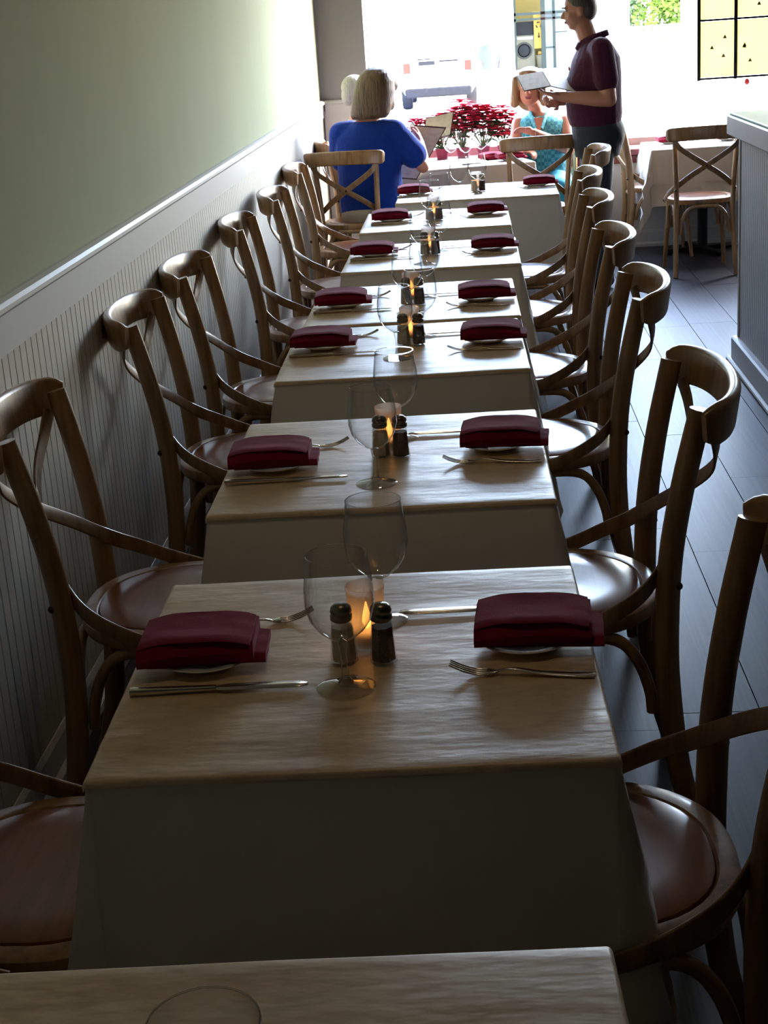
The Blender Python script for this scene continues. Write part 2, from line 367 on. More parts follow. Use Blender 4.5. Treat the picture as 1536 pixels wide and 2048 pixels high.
# ================================================================ CHAIRS (facing +Y, origin under the seat centre)
def make_chair():
    root = thing('dining_chair', '', 'chair')
    SH = .468
    def outline(a, grow=0):
        ca, sa = math.cos(a), math.sin(a); e = 2/2.5
        w = (.205+.018*sa)+grow
        return (w*math.copysign(abs(ca)**e, ca), (.205+grow)*math.copysign(abs(sa)**e, sa))
    N = 40; A = [2*PI*k/N for k in range(N)]
    # seat frame: bent ring
    q = MB(); prof = [(-.032, SH-.03), (-.004, SH-.034), (.002, SH-.02), (.0, SH-.004), (-.006, SH), (-.03, SH), (-.034, SH-.004)]
    vs = []
    for g, z in prof: vs += [(*outline(a, g), z) for a in A]
    n = len(prof); fs = [(j*N+k, j*N+(k+1) % N, ((j+1) % n)*N+(k+1) % N, ((j+1) % n)*N+k) for j in range(n) for k in range(N)]
    q.add(vs, fs); q.obj('seat_frame', m_wood, root, True)
    q = MB(); vs = []
    for g, z in ((-.034, SH-.012), (-.0365, SH+.0005), (-.042, SH+.003), (-.10, SH+.001), (-.16, SH-.002)): vs += [(*outline(a, g), z) for a in A]
    vs.append((0, 0, SH-.003)); fs = [(j*N+k, j*N+(k+1) % N, (j+1)*N+(k+1) % N, (j+1)*N+k) for j in range(4) for k in range(N)]
    fs += [(4*N+k, 4*N+(k+1) % N, 5*N) for k in range(N)]+[tuple(range(N))[::-1]]
    q.add(vs, fs); q.obj('seat', m_seat, root, True)
    for sx in (-1, 1):
        # rear leg runs up into the back post
        P = cr([(sx*.192, -.262, 0), (sx*.185, -.225, .14), (sx*.178, -.205, .32), (sx*.176, -.203, .46), (sx*.180, -.212, .6), (sx*.188, -.235, .74), (sx*.196, -.268, .885)], 5)
        MB().sweep(P, lambda t: ell(.0255-.004*abs(t-.5), .0170-.002*abs(t-.5)), (1, 0, 0)).obj('rear_leg', m_wood, root, True, 60)
        P = cr([(sx*.196, .205, 0), (sx*.186, .186, .16), (sx*.172, .166, .34), (sx*.168, .160, SH-.032)], 5)
        MB().sweep(P, lambda t: ell(.0125+.008*t, .0125+.008*t), (1, 0, 0)).obj('front_leg', m_wood, root, True, 60)
    # curved top rail, wraps round behind the posts
    P = []; hw, dp = .243, .105
    for k in range(25):
        t = -1+2*k/24; ang = t*PI/2*.93
        x = hw*math.sin(ang)/math.sin(PI/2*.93); y = -.248-dp*max(0, math.cos(ang))**.8
        P.append((x, y, .862+.012*math.cos(ang)))
    def sec(t):
        e = abs(2*t-1); h = .042-(.013*max(0, (e-.8)/.2)**2); w = .0125-.003*max(0, (e-.9)/.1)
        return [(a+.008*(b/h if h else 0)*0, b) for a, b in rrect(w, h, w*.9, 3)]
    MB().sweep(P, sec, (0, -.15, 1)).obj('top_rail', m_wood, root, True, 50)
    # crossed straps: rail -> crossing -> round the post -> side of the seat
    for sx in (-1, 1):
        dy = .004*sx
        P = cr([(sx*.205, -.292, .84), (sx*.172, -.302, .79), (sx*.095, -.300+dy, .735), (0, -.276+dy, .675), (-sx*.095, -.236+dy, .612), (-sx*.155, -.196, .563),
                (-sx*.190, -.165, .532), (-sx*.214, -.12, .505), (-sx*.2235, -.05, .472), (-sx*.2225, .02, .449)], 4)
        def rf(t, sx=sx):
            return (sx*max(0, .75-1.6*t), -1, 0) if t < .5 else (-sx*min(1, (t-.5)*4), -max(0.05, 1-(t-.5)*3), .0)
        MB().sweep(P, lambda t: rrect(.0165, .0032, .003, 2), rf).obj('cross_strap', m_strap, root, True, 50)
        MB().ball((-sx*.227, .015, .451), (.006, .009, .009), None, 10, 6).obj('bolt', m_bolt, root, True)
        MB().ball((-sx*.186, -.226, .53), (.008, .008, .008), None, 10, 6).obj('bolt', m_bolt, root, True)
    MB().ball((0, -.284, .675), (.007, .006, .007), None, 10, 6).obj('bolt', m_bolt, root, True)
    # bentwood braces below the seat
    r = .0125
    def arch(a, b, top, inset):
        a = Vector(a); b = Vector(b); d = b-a
        P = [a, a+Vector((0, 0, .05))+d*.02, a+Vector((0, 0, .115))+d*.10, a+d*.24+Vector((0, 0, top-a.z)), a+d*.5+Vector((0, 0, top-a.z+.006)), b-d*.24+Vector((0, 0, top-b.z)), b-d*.10+Vector((0, 0, .115)), b-d*.02+Vector((0, 0, .05)), b]
        return cr(P, 4)
    for a, b in ((((-.158, -.203, .26)), (.158, -.203, .26)), ((.178, -.172, .26), (.178, .135, .26)), ((-.178, -.172, .26), (-.178, .135, .26)), ((-.150, .168, .26), (.150, .168, .26))):
        MB().sweep(arch(a, b, .418, 0), lambda t: ell(r, r, 10), (0, 0, 1) if 0 else (1, 1, 0) if a[1] != b[1] else (0, 1, 0)).obj('brace', m_wood, root, True, 60)
    return root
chair = snapshot(make_chair())
ORD = ['first', 'second', 'third', 'fourth', 'fifth', 'sixth', 'seventh']
for i, (x, y, a) in enumerate(((-.70, 1.93, 0), (-.70, 3.05, .03), (-.70, 4.22, 0.02), (-.695, 5.0, -.02), (-.68, 6.13, .02), (-.655, 7.12, 0), (-.685, 8.38, .03))):
    lb = ['brown cross-back chair at bottom left corner, only its seat showing'] + ['brown cross-back chair against left wall, %s backrest counting from the camera' % o for o in ORD[:6]]
    place(chair, lb[i], (x, y, 0), -PI/2+a, 'chairs along the left wall')
for i, (x, y, a) in enumerate(((.135, 1.93, .02), (.15, 3.03, 0), (.165, 4.2, -.01), (.17, 5.14, .02), (.195, 6.2, 0), (.235, 7.2, -.03), (.385, 8.4, 0))):
    place(chair, 'brown cross-back chair on aisle side of the long row, %s counting from the camera' % ORD[i], (x, y, 0), PI/2+a, 'chairs on the aisle side')
place(chair, 'cross-back chair under the woman in blue, its back to the camera', (-.76, 9.56, 0), -.10, 'chairs at the diners table')
place(chair, 'empty cross-back chair beside the waiter, its back to the camera', (.385, 9.78, 0), .12, 'chairs at the diners table')
place(chair, 'cross-back chair under the woman in turquoise, against the window wall', (.56, 10.56, 0), PI+.1, 'chairs at the diners table')
place(chair, 'cross-back chair under the grey haired man, mostly hidden behind blue shirt', (-.715, 10.30, 0), -PI/2+.15, 'chairs at the diners table')
place(chair, 'cross-back chair facing away at the far right table, showing its full X back', (1.44, 9.78, 0), .02, 'chairs at the far right table')
place(chair, 'cross-back chair seen side on at the left end of far right table', (1.27, 10.56, 0), -PI/2, 'chairs at the far right table')

# ================================================================ TABLES, CLOTHS, PAPER
def fract(x, y, z=0): return noise.noise(Vector((x, y, z)))
def drape(w, d, ox, oy, z, nx, ny, flare=.05, fold=.0, wr=.0, seed=0, rad=.012, corner_cut=None):
    """cloth over a w x d top (0..w, 0..d), overhanging ox, oy each side"""
    def ax(L, o, n):                                   # sample positions, denser at the edge
        m = max(4, n//4) if o > .02 else 3
        a = [-o+o*i/m for i in range(m)]
        b = [rad*t for t in (0, .5, 1)]+[rad+(L-2*rad)*i/n for i in range(1, n)]+[L-rad*t for t in (1, .5, 0)]
        c = [L+o*(i+1)/m for i in range(m)]
        return a+b+c
    X = ax(w, ox, nx); Y = ax(d, oy, ny); vs = []
    for v in Y:
        for u in X:
            cx = min(max(u, rad), w-rad); cy = min(max(v, rad), d-rad); dx, dy = u-cx, v-cy
            e = math.hypot(dx, dy); h = 0
            if wr: h = wr*(.35+fract(u*3+seed, v*11, 3)*.6+.3*fract(u*7, v*22+seed, 7))
            if e < 1e-9: vs.append((u, v, z+h)); continue
            nx_, ny_ = dx/e, dy/e; q = rad*PI/2
            if e <= q: a = e/rad; out = rad*math.sin(a); dn = rad*(1-math.cos(a))
            else:
                t = e-q; out = rad+flare*t; dn = rad+t*math.sqrt(max(0, 1-flare*flare))
                corner = abs(nx_*ny_)*2
                ang = math.atan2(ny_, nx_)
                out += fold*min(1, t/.25)*(corner*(.55*math.cos(ang*8+.6)+.5)+.28*math.sin((u*1.0+v*1.3)*17+seed)*(1-corner))
            vs.append((cx+nx_*out, cy+ny_*out, z+h-dn))
    n = len(X); fs = [(j*n+i, j*n+i+1, (j+1)*n+i+1, (j+1)*n+i) for j in range(len(Y)-1) for i in range(n-1)]
    return MB().add(vs, fs)
TT = .74
def make_table(w, d):
    t = thing('dining_table', '', 'table')
    MB().bbox(.012, w-.012, .012, d-.012, TT-.035, TT-.004, .004).obj('tabletop', m_wood, t)
    MB().lathe([(.035, .035), (.035, TT-.05), (.09, TT-.045), (.09, TT-.036)], 16, (w/2, d/2)).obj('column', m_iron, t, True, 40)
    q = MB()
    for a in (0.3, .3+PI/2):
        k = len(q.v); q.bbox(-.28, .28, -.03, .03, 0.012, .04, .01)
        for sx in (-1, 1): q.lathe([(.016, 0), (.02, .014)], 10, (sx*.25, 0))
        q.xf(Matrix.Translation((w/2, d/2, 0)) @ Matrix.Rotation(a, 4, 'Z'), k)
    q.obj('base', m_iron, t)
    return t
TABS = {  # near-left corner x, y, rotation, width
 'A': (-.577, .586, .035, .71), 'B': (-.552, 1.721, .022, .71), 'C': (-.573, 2.822, .014, .71), 'D': (-.577, 3.983, .017, .71), 'E': (-.577, 4.752, .010, .71),
 'F': (-.54, 5.816, -.001, .71), 'G': (-.545, 6.947, .002, .71), 'H': (-.426, 8.058, -.008, .878)}
PH = {'A': 'the cut-off table at the bottom edge', 'B': 'the nearest fully visible table', 'C': 'the second fully visible table', 'D': 'the third fully visible table', 'E': 'the fourth fully visible table',
      'F': 'the fifth fully visible table', 'G': 'the sixth fully visible table', 'H': 'the widest table, nearest the diners'}
TD = .725
tcom = snapshot(make_table(.71, TD)); twide = snapshot(make_table(.878, TD))
for k, (x, y, a, w) in TABS.items():
    sd_ = ord(k)*1.7
    place(tcom if w == .71 else twide, 'cloth-covered pedestal table, being '+PH[k], (x, y, 0), a, 'dining tables in the long row')
    c = drape(w, TD, .40, .40, TT, 20, 20, .17, .025, 0, sd_).obj('tablecloth', m_cloth, None, True, 80, (x, y, 0), a)
    tag(c, 'white tablecloth hanging from '+PH[k], 'tablecloth', 'tablecloths of the long row')
    p = drape(w, TD, .007, .007, TT+.0022, 44, 44, .25, 0, .0028, sd_, .006)
    p = p.obj('paper_sheet', m_paper, None, True, 80, (x, y, 0), a)
    sol = p.modifiers.new('t', 'SOLIDIFY'); sol.thickness = .0006; sol.offset = 1
    tag(p, 'brown kraft paper sheet covering '+PH[k], 'paper', 'kraft paper sheets')

# ---------------------------------------------------------------- tableware kinds
def make_goblet():
    t = thing('water_goblet', '', 'glass')
    o = [(.006, .075), (.018, .081), (.034, .094), (.046, .112), (.0515, .135), (.051, .160), (.0475, .185), (.0445, .209)]
    i_ = [(.0432, .209), (.0462, .185), (.0497, .160), (.0502, .135), (.0447, .112), (.033, .096), (.017, .083), (.0, .079)]
    MB().lathe(o, 32, cap=False).obj('bowl', g_bowl, t, True, 180)
    MB().sweep([(.0441*math.cos(2*PI*k/32), .0441*math.sin(2*PI*k/32), .2095) for k in range(32)], lambda s_: ell(.0009, .0009, 6), (0, 0, 1), closed=True).obj('rim', g_stem, t, True)
    MB().lathe([(.0, .079), (.009, .0775), (.0075, .068), (.005, .055), (.0048, .035), (.0065, .018), (.012, .009)], 16, cap=False).obj('stem', g_stem, t, True)
    MB().lathe([(.012, .009), (.025, .0055), (.040, .0028), (.044, .0012), (.043, .0), (.0, .0)], 32, cap=False).obj('foot', g_stem, t, True)
    return t
def make_shaker(kind):
    t = thing(kind+'_shaker', '', 'shaker')
    def sq(h, r, n=8): return (h, r)
    body = MB()
    def ring(r, z, k=8): return [(r*math.cos(2*PI*(j+.5)/k)*1.03, r*math.sin(2*PI*(j+.5)/k)*1.03, z) for j in range(k)]
    rs = [(.0205, 0), (.0215, .003), (.0185, .045), (.0165, .064), (.0135, .070)]
    vs = []
    for r, z in rs: vs += ring(r, z)
    fs = [(j*8+k, j*8+(k+1) % 8, (j+1)*8+(k+1) % 8, (j+1)*8+k) for j in range(4) for k in range(8)]+[tuple(range(8))[::-1], tuple(32+k for k in range(8))]
    body.add(vs, fs).obj('glass_body', g_shaker, t)
    c = MB(); vs = []
    for r, z in ((.0178, .004), (.0188, .006), (.0168, .044), (.0160, .058)): vs += ring(r, z)
    c.add(vs, [(j*8+k, j*8+(k+1) % 8, (j+1)*8+(k+1) % 8, (j+1)*8+k) for j in range(3) for k in range(8)]+[tuple(range(8))[::-1], tuple(24+k for k in range(8))])
    c.obj('contents', m_salt if kind == 'salt' else m_pepper, t)
    MB().lathe([(.0135, .067), (.0172, .070), (.0172, .077), (.0150, .079), (.0170, .083), (.0155, .090), (.010, .0945), (.0, .0955)], 20, cap=False).obj('cap', m_cap, t, True, 60)
    return t
def make_votive():
    t = thing('votive_candle', '', 'candle')
    MB().lathe([(.0, .002), (.022, .002), (.024, .008), (.027, .06), (.031, .104), (.0295, .104), (.0255, .06), (.022, .012), (.0, .012)], 24, cap=False).obj('glass_holder', m_votive, t, True, 50)
    MB().lathe([(.0, .013), (.019, .013), (.019, .030), (.0, .029)], 18, cap=False).obj('wax', m_wax, t, True, 40)
    MB().lathe([(.0, .031), (.005, .036), (.0075, .045), (.0055, .058), (.002, .072), (.0, .078)], 12, cap=False).obj('flame', m_flame, t, True)
    return t
def make_plate():
    t = MB().lathe([(.0, 0), (.042, 0), (.046, .003), (.068, .010), (.078, .0145), (.0785, .0155), (.076, .016), (.064, .0115), (.045, .0065), (.0, .006)], 36, cap=False)
    return tag(t.obj('bread_plate', m_china, None, True, 60), '', 'plate')
def make_napkin(seed):
    """cloth folded to a thick pad: stacked layers with soft round fold towards -Y"""
    q = MB(); rnd = random.Random(seed)
    def layer(x0, x1, y0, y1, z0, h, sag, tilt):
        N = 14; M = 22; vs = []; S = []
        for i in range(N+1):
            t = i/N; xx = x0+(x1-x0)*t; eh = (1-(abs(2*t-1))**2.8*.24)
            hh = h*eh; zz = z0*eh
            yy0 = y0+tilt*(t-.5)+.004*fract(t*3+seed, z0*50); yy1 = y1+tilt*(t-.5)*.6+.003*fract(t*3, seed)
            loop = []
            n2 = M//2
            for j in range(n2+1):                       # bottom, front to back
                s_ = j/n2; loop.append((yy0+(yy1-yy0)*s_, zz))
            for j in range(n2+1):                       # top, back to front, rounded at the front
                s_ = 1-j/n2; r = hh/2
                z = zz+hh*(.90+.1*math.sin(PI*(1-s_)*.9))-sag*math.sin(PI*s_)*math.sin(PI*t)
                if s_ < .12: z = zz+hh*(.5+.5*math.sqrt(max(0, 1-(1-s_/.12)**2)))*.95
                loop.append((yy0+(yy1-yy0)*s_-(.006 if s_ < .05 else 0), z+.0012*fract(t*6, s_*6, seed)))
            S.append(len(loop)); vs += [(xx+.002*fract(a*30, b*30, seed), a, b) for a, b in loop]
        m = S[0]; fs = [(i*m+k, (i+1)*m+k, (i+1)*m+(k+1) % m, i*m+(k+1) % m) for i in range(N) for k in range(m)]
        fs += [tuple(range(m)), tuple(N*m+k for k in range(m))[::-1]]
        q.add(vs, fs)
    w = .092
    sg_ = rnd.choice((-1, 1))
    layer(-w-.016*sg_, w-.016*sg_, -.056, .050, 0, .015, .0, rnd.uniform(-.01, .01))
    layer(-w+.004, w-.002, -.062, .062, .006, .034, .004, rnd.uniform(-.008, .012))
    layer(-w+.006, w-.006, -.050, .060, .037, .007, .003, rnd.uniform(-.004, .014))
    return tag(q.obj('napkin', m_napk, None, True, 60), '', 'napkin')
def make_fork():
    t = thing('fork', '', 'fork')                        # along +Y, handle end at 0, tips at .215
    P = [(0, 0, .004), (0, .03, .0035), (0, .08, .005), (0, .115, .010), (0, .135, .009), (0, .148, .005), (0, .160, .005)]
    P = cr(P, 4); W_ = [(0, .0075), (.12, .0095), (.35, .0065), (.6, .0032), (.75, .0030), (.88, .009), (1, .0115)]
    def wd(t_):
        for (a, b), (c, d) in zip(W_, W_[1:]):
            if t_ <= c: u = (t_-a)/(c-a); u = u*u*(3-2*u); return b+(d-b)*u
        return W_[-1][1]
    MB().sweep(P, lambda t_: rrect(wd(t_), .0014, .0011, 2), (0, 0, 1)).obj('handle', m_steel, t, True, 50)
    q = MB()
    for i in range(4):
        x = (-1.5+i)*.0064
        P = cr([(x, .156, .005), (x, .175, .0045), (x*1.0, .195, .009), (x*.95, .215, .018)], 4)
        q.sweep(P, lambda t_: rrect(.0018-.0007*t_, .0012, .0009, 1), (0, 0, 1))
    q.obj('tines', m_steel, t, True, 50); return t
def make_knife():
    t = thing('knife', '', 'knife')
    P = cr([(0, 0, .006), (0, .04, .006), (0, .08, .006), (0, .115, .006)], 4)
    MB().sweep(P, lambda t_: rrect(.0075-.0022*t_, .0042-.001*t_, .0028, 3), (0, 0, 1)).obj('handle', m_steel, t, True, 50)
    P = cr([(0, .113, .006), (0, .13, .006), (.0, .17, .0062), (.001, .215, .0064), (.003, .238, .0064)], 4)
    MB().sweep(P, lambda t_: rrect(.0045+.0055*min(1, t_*4)-(.007*max(0, (t_-.8)/.2)**2), .0010, .0008, 1), (0, 0, 1)).obj('blade', m_steel, t, True, 50)
    return t
gob = snapshot(make_goblet()); salt = snapshot(make_shaker('salt')); pepper = snapshot(make_shaker('pepper')); votive = snapshot(make_votive())
plate = snapshot(make_plate()); naps = [snapshot(make_napkin(i)) for i in (1, 4)]; fork = snapshot(make_fork()); knife = snapshot(make_knife())
SET = {  # world positions: napL, napR, near glass, far glass, pepper, salt
 'B': ((-.459, 2.108), (.060, 2.132), (-.221, 1.987), (-.183, 2.236), (-.170, 2.079), (-.231, 2.084)),
 'C': ((-.480, 3.158), (.034, 3.238), (-.234, 2.997), (-.201, 3.345), (-.190, 3.197), (-.235, 3.204)),
 'D': ((-.483, 4.417), (.030, 4.394), (-.242, 4.217), (-.179, 4.500), (-.186, 4.395), (-.232, 4.400)),
 'E': ((-.478, 5.099), (.017, 5.085), (-.234, 4.905), (-.185, 5.170), (-.204, 5.047), (-.249, 5.055)),
 'F': ((-.436, 6.224), (.066, 6.225), (-.211, 5.930), (-.150, 6.260), (-.170, 6.165), (-.215, 6.170)),
 'G': ((-.417, 7.325), (.050, 7.400), (-.209, 7.085), (-.168, 7.400), (-.175, 7.270), (-.222, 7.275)),
 'H': ((-.338, 8.420), (.363, 8.500), (-.077, 8.215), (.021, 8.303), None, None)}
zt = TT+.0030
def vary(k, s=1): return random.Random(ord(k)*13+s).uniform(-1, 1)
for k, (nl, nr, g1, g2, pp, st) in SET.items():
    for side, (nx, ny) in (('left', nl), ('right', nr)):
        sg = 1 if side == 'left' else -1; ph = PH[k]
        place(plate, 'small white bread plate under the %s napkin of %s' % (side, ph), (nx+.012*sg, ny-.004, zt), 0, 'bread plates')
        np_ = naps[0 if (side == 'left') ^ (k in 'DG') else 1]
        n_ = place(np_, 'folded maroon napkin on the %s plate of %s' % (side, ph), (nx, ny, zt+.0145), (.04 if side == 'left' else -.02)+.05*vary(k, 3+sg), 'maroon napkins')
        # cutlery: fork on the diner's left, knife on the right
        if side == 'left':
            place(fork, 'steel fork beyond the left napkin of '+ph, (nx-.045, ny+.098+.01*vary(k, 5), zt), -PI/2+.28+.06*vary(k, 6), 'forks')
            place(knife, 'steel knife in front of the left napkin of '+ph, (nx-.085, ny-.122, zt), -PI/2+.03, 'knives')
        else:
            place(fork, 'steel fork in front of the right napkin of '+ph, (nx+.085, ny-.14, zt), PI/2-.13+.05*vary(k, 7), 'forks')
            place(knife, 'steel knife beyond the right napkin of '+ph, (nx+.052, ny+.132, zt), PI/2+.04, 'knives')
    place(gob, 'clear stemmed water glass in front of the shakers on '+PH[k], (*g1, zt), 0, 'water goblets')
    place(gob, 'clear stemmed water glass behind the shakers on '+PH[k] if pp else 'clear stemmed water glass, right one of the pair on '+PH[k], (*g2, zt), .3, 'water goblets')
    if pp:
        place(pepper, 'glass pepper shaker with metal cap on '+PH[k], (*pp, zt), .1, 'pepper shakers')
        place(salt, 'glass salt shaker with metal cap on '+PH[k], (*st, zt), .2, 'salt shakers')
        place(votive, 'frosted glass votive with lit candle on '+PH[k], (pp[0]-.027, pp[1]+.055, zt), 0, 'votive candles')
    else:
        place(votive, 'frosted glass votive with lit candle on '+PH[k], (.013, 8.44, zt), 0, 'votive candles')
        place(salt, 'glass salt shaker with metal cap on '+PH[k], (.0, 8.395, zt), 0, 'salt shakers')
        place(pepper, 'glass pepper shaker with metal cap on '+PH[k], (.045, 8.40, zt), 0, 'pepper shakers')
place(gob, 'clear water glass on the cut-off table at the bottom edge', (-.236, .945, zt), 0, 'water goblets')

# ---------------------------------------------------------------- diners' table and far right table
TI = (-.47, 9.80, .20, .90, .60)
ti = make_table(.90, .60); tag(ti, 'white-clothed table where the three diners sit by the window', 'table'); ti.location = (TI[0], TI[1], 0); ti.rotation_euler = (0, 0, TI[2])
tag(drape(.90, .60, .18, .18, TT, 20, 16, .05, .02, 0, 5).obj('tablecloth', m_cloth, None, True, 80, (TI[0], TI[1], 0), TI[2]), 'white tablecloth on the table of the three diners', 'tablecloth')
def onI(u, v, z=zt): c, s_ = math.cos(TI[2]), math.sin(TI[2]); return (TI[0]+u*c-v*s_, TI[1]+u*s_+v*c, z)
for i, (u, v) in enumerate(((.46, .13), (.60, .30), (.38, .22))):
    place(gob, 'water glass on the diners table, ' + ('in front of the flowers', 'rightmost against the flowers', 'leftmost beside the open menu')[i], onI(u, v), 0, 'water goblets')
place(naps[0], 'folded maroon napkin on the diners table, left of the glasses', onI(.70, .40, zt), .3, 'maroon napkins')
place(naps[1], 'folded maroon napkin on the diners table before woman in turquoise', onI(.77, .20, zt+.0145), .2, 'maroon napkins')
place(plate, 'small white bread plate on the diners table before woman in turquoise', onI(.77, .20), 0, 'bread plates')
place(knife, 'steel knife lying on the diners table', onI(.55, .08), 1.6, 'knives')
TJ = (1.185, 10.22, .0, .78, .66)
tj = make_table(.78, .66); tag(tj, 'pedestal table with black iron base at far right, by the window', 'table'); tj.location = (TJ[0], TJ[1], 0)
tag(drape(.78, .66, .40, .36, TT, 26, 22, .10, .07, 0, 9).obj('tablecloth', m_cloth, None, True, 80, (TJ[0], TJ[1], 0), 0), 'long white under-cloth with drooping corners on the far right table', 'tablecloth')
ov = drape(.78, .66, .20, .22, TT+.003, 22, 18, .10, .02, 0, 3).obj('tablecloth', m_cloth, None, True, 80, (TJ[0], TJ[1], 0), 0)
tag(ov, 'short white top cloth overlaid on the far right table', 'tablecloth')
zj = TT+.0045
for i, (x, y) in enumerate(((1.36, 10.62), (1.75, 10.60))):
    place(plate, 'small white plate on far right table, %s of two' % ('left', 'right')[i], (x, y, zj), 0, 'bread plates')
    place(naps[i], 'folded maroon napkin on far right table, %s of two' % ('left', 'right')[i], (x, y, zj+.0145), .05, 'maroon napkins')
place(gob, 'water glass on the far right table behind the chair rail', (1.62, 10.5, zj), 0, 'water goblets')

# ================================================================ PEOPLE
def rebuild(mb, name, m, voxel, smooth, parent):
    """union of overlapping closed volumes -> one continuous remeshed surface"""
    me = mb.mesh(name, m); o = bpy.data.objects.new(name, me); COL.objects.link(o)
    r = o.modifiers.new('r', 'REMESH'); r.mode = 'VOXEL'; r.voxel_size = voxel; r.use_smooth_shade = True
    s_ = o.modifiers.new('s', 'SMOOTH'); s_.factor = .5; s_.iterations = smooth
    dg = bpy.context.evaluated_depsgraph_get(); dg.update()
    new = bpy.data.meshes.new_from_object(o.evaluated_get(dg)); o.modifiers.clear(); o.data = new; bpy.data.meshes.remove(me)
    if not new.materials: new.materials.append(m)
    new.shade_smooth(); o.parent = parent; return o
V = Vector
def hand(mb, wrist, d, n, curl=.5, thumb=1, sc=1.0):
    """d: towards the fingers, n: out of the palm side, thumb: +1/-1 side along d x n"""
    d = V(d).normalized(); n = V(n); n = (n-d*d.dot(n)).normalized(); s_ = d.cross(n)*thumb; w = V(wrist)
    R = Matrix((s_, d, n)).transposed()
    mb.ball(w+d*.045*sc, (.040*sc, .052*sc, .015*sc), R, 14, 8)
    mb.caps(w-d*.02, w+d*.03*sc, .025*sc, .024*sc)
    for i, (off, L) in enumerate(((.028, .072), (.0095, .080), (-.0095, .075), (-.027, .060))):
        p = w+d*.082*sc+s_*off*sc; r = .0092*sc; a = 0
        for seg in (.45, .32, .25):
            a += curl*(.7 if seg > .4 else 1.0); dd = d*math.cos(a)+n*math.sin(a)
            p2 = p+dd*L*seg*sc; mb.caps(p, p2, r, r*.92, 8); p = p2; r *= .92
    p = w+d*.025*sc+s_*.028*sc; q = p+(d*.5+s_*.75+n*.25).normalized()*.04*sc; e = q+(d*.85+s_*.3+n*.45).normalized()*.032*sc
    mb.caps(p, q, .0135*sc, .0115*sc, 8); mb.caps(q, e, .0115*sc, .0095*sc, 8)
def limb(mb, a, b, c, r, k=1.0):                        # two-segment limb with muscle taper
    a, b, c = V(a), V(b), V(c)
    mb.caps(a, a+(b-a)*.5, r[0], r[0]*1.0*k); mb.caps(a+(b-a)*.5, b, r[0]*k, r[1]); mb.caps(b, b+(c-b)*.3, r[1], r[1]*1.06); mb.caps(b+(c-b)*.3, c, r[1]*1.06, r[2])
def head(mb, c, fwd, up=(0, 0, 1), sc=1.0):
    f = V(fwd).normalized(); u = V(up); u = (u-f*f.dot(u)).normalized(); x = f.cross(u); R = Matrix((x, f, u)).transposed()
    g = lambda a, b, d: V(c)+R @ V((a, b, d))*sc
    mb.ball(g(0, -.012, .025), (.076*sc, .094*sc, .086*sc), R, 20, 14)      # cranium
    mb.ball(g(0, .018, -.035), (.062*sc, .070*sc, .078*sc), R, 20, 14)      # face
    mb.ball(g(0, .045, -.088), (.034*sc, .032*sc, .024*sc), R)              # chin
    for s_ in (-1, 1):
        mb.ball(g(s_*.034, .058, -.028), (.022*sc, .018*sc, .020*sc), R)    # cheek
        mb.ball(g(s_*.074, -.008, -.018), (.009*sc, .018*sc, .030*sc), R)   # ear
        mb.ball(g(s_*.030, .076, .022), (.022*sc, .010*sc, .008*sc), R)     # brow
    mb.caps(g(0, .078, .012), g(0, .102, -.028), .008*sc, .0125*sc)         # nose
    for s_ in (-1, 1): mb.ball(g(s_*.010, .092, -.032), (.008*sc, .010*sc, .007*sc), R)
    mb.ball(g(0, .082, -.060), (.024*sc, .012*sc, .010*sc), R)              # mouth mound
    return g, R
m_lips = mat('lips', srgb(150, 74, 70), .5); m_eyew = mat('eye_white', srgb(220, 214, 206), .3); m_iris = mat('iris', srgb(46, 36, 30), .3)
def face_parts(root, g, R, sc=1.0):
    mb = MB(); mb.ball(g(0, .089, -.0565), (.022*sc, .008*sc, .0042*sc), R); mb.ball(g(0, .088, -.064), (.019*sc, .008*sc, .0048*sc), R); mb.obj('lips', m_lips, root, True, 180)
    for s_ in (-1, 1):
        e = MB().ball(g(s_*.030, .0755, .004), (.0125*sc, .009*sc, .0065*sc), R).obj('eye', m_eyew, root, True, 180)
        MB().ball(g(s_*.030, .0835, .004), (.0052*sc, .0022*sc, .0055*sc), R).obj('iris', m_iris, e, True, 180)
        MB().sweep(cr([g(s_*.014, .089, .020), g(s_*.030, .090, .026), g(s_*.047, .078, .021)], 4), lambda t: ell(.0035*sc, .002*sc, 6), (0, 0, 1)).obj('eyebrow', mat('brow', srgb(80, 62, 46), .8) if 'brow' not in MATS else MATS['brow'], root, True, 180)
skin_tan = mat('skin_tan', srgb(156, 104, 78), .5, sss=.08, bump=((180, 180, 180), .08, .001))
skin_pink = mat('skin_pink', srgb(200, 134, 110), .5, sss=.08, bump=((180, 180, 180), .08, .001))
m_polo = mat('maroon_polo', srgb(58, 15, 36), .9, sheen=.05, spec=.2, bump=((30, 30, 18), .5, .012))
m_jean = mat('dark_jeans', srgb(24, 28, 36), .8, bump=((24, 24, 12), .5, .012))
m_blue = mat('royal_blue_shirt', srgb(6, 42, 122), .9, sheen=.05, spec=.2, bump=((14, 14, 8), .6, .02))
m_beige = mat('beige_trousers', srgb(176, 164, 140), .85, bump=((18, 18, 12), .4, .012))
m_wshirt = mat('pale_shirt', srgb(205, 205, 214), .85, bump=((14, 14, 8), .5, .015))
m_shoe = mat('black_shoe', srgb(24, 22, 22), .4)
def hairmat(n, a, b): return mat(n, a, .45, spec=.5, bump=((90, 90, 9), .9, .010), var=((60, 60, 7), b, .4, .65))
h_blonde = hairmat('dark_blonde_hair', srgb(92, 64, 32), srgb(62, 42, 20)); h_light = hairmat('light_blonde_hair', srgb(150, 112, 70), srgb(108, 78, 46))
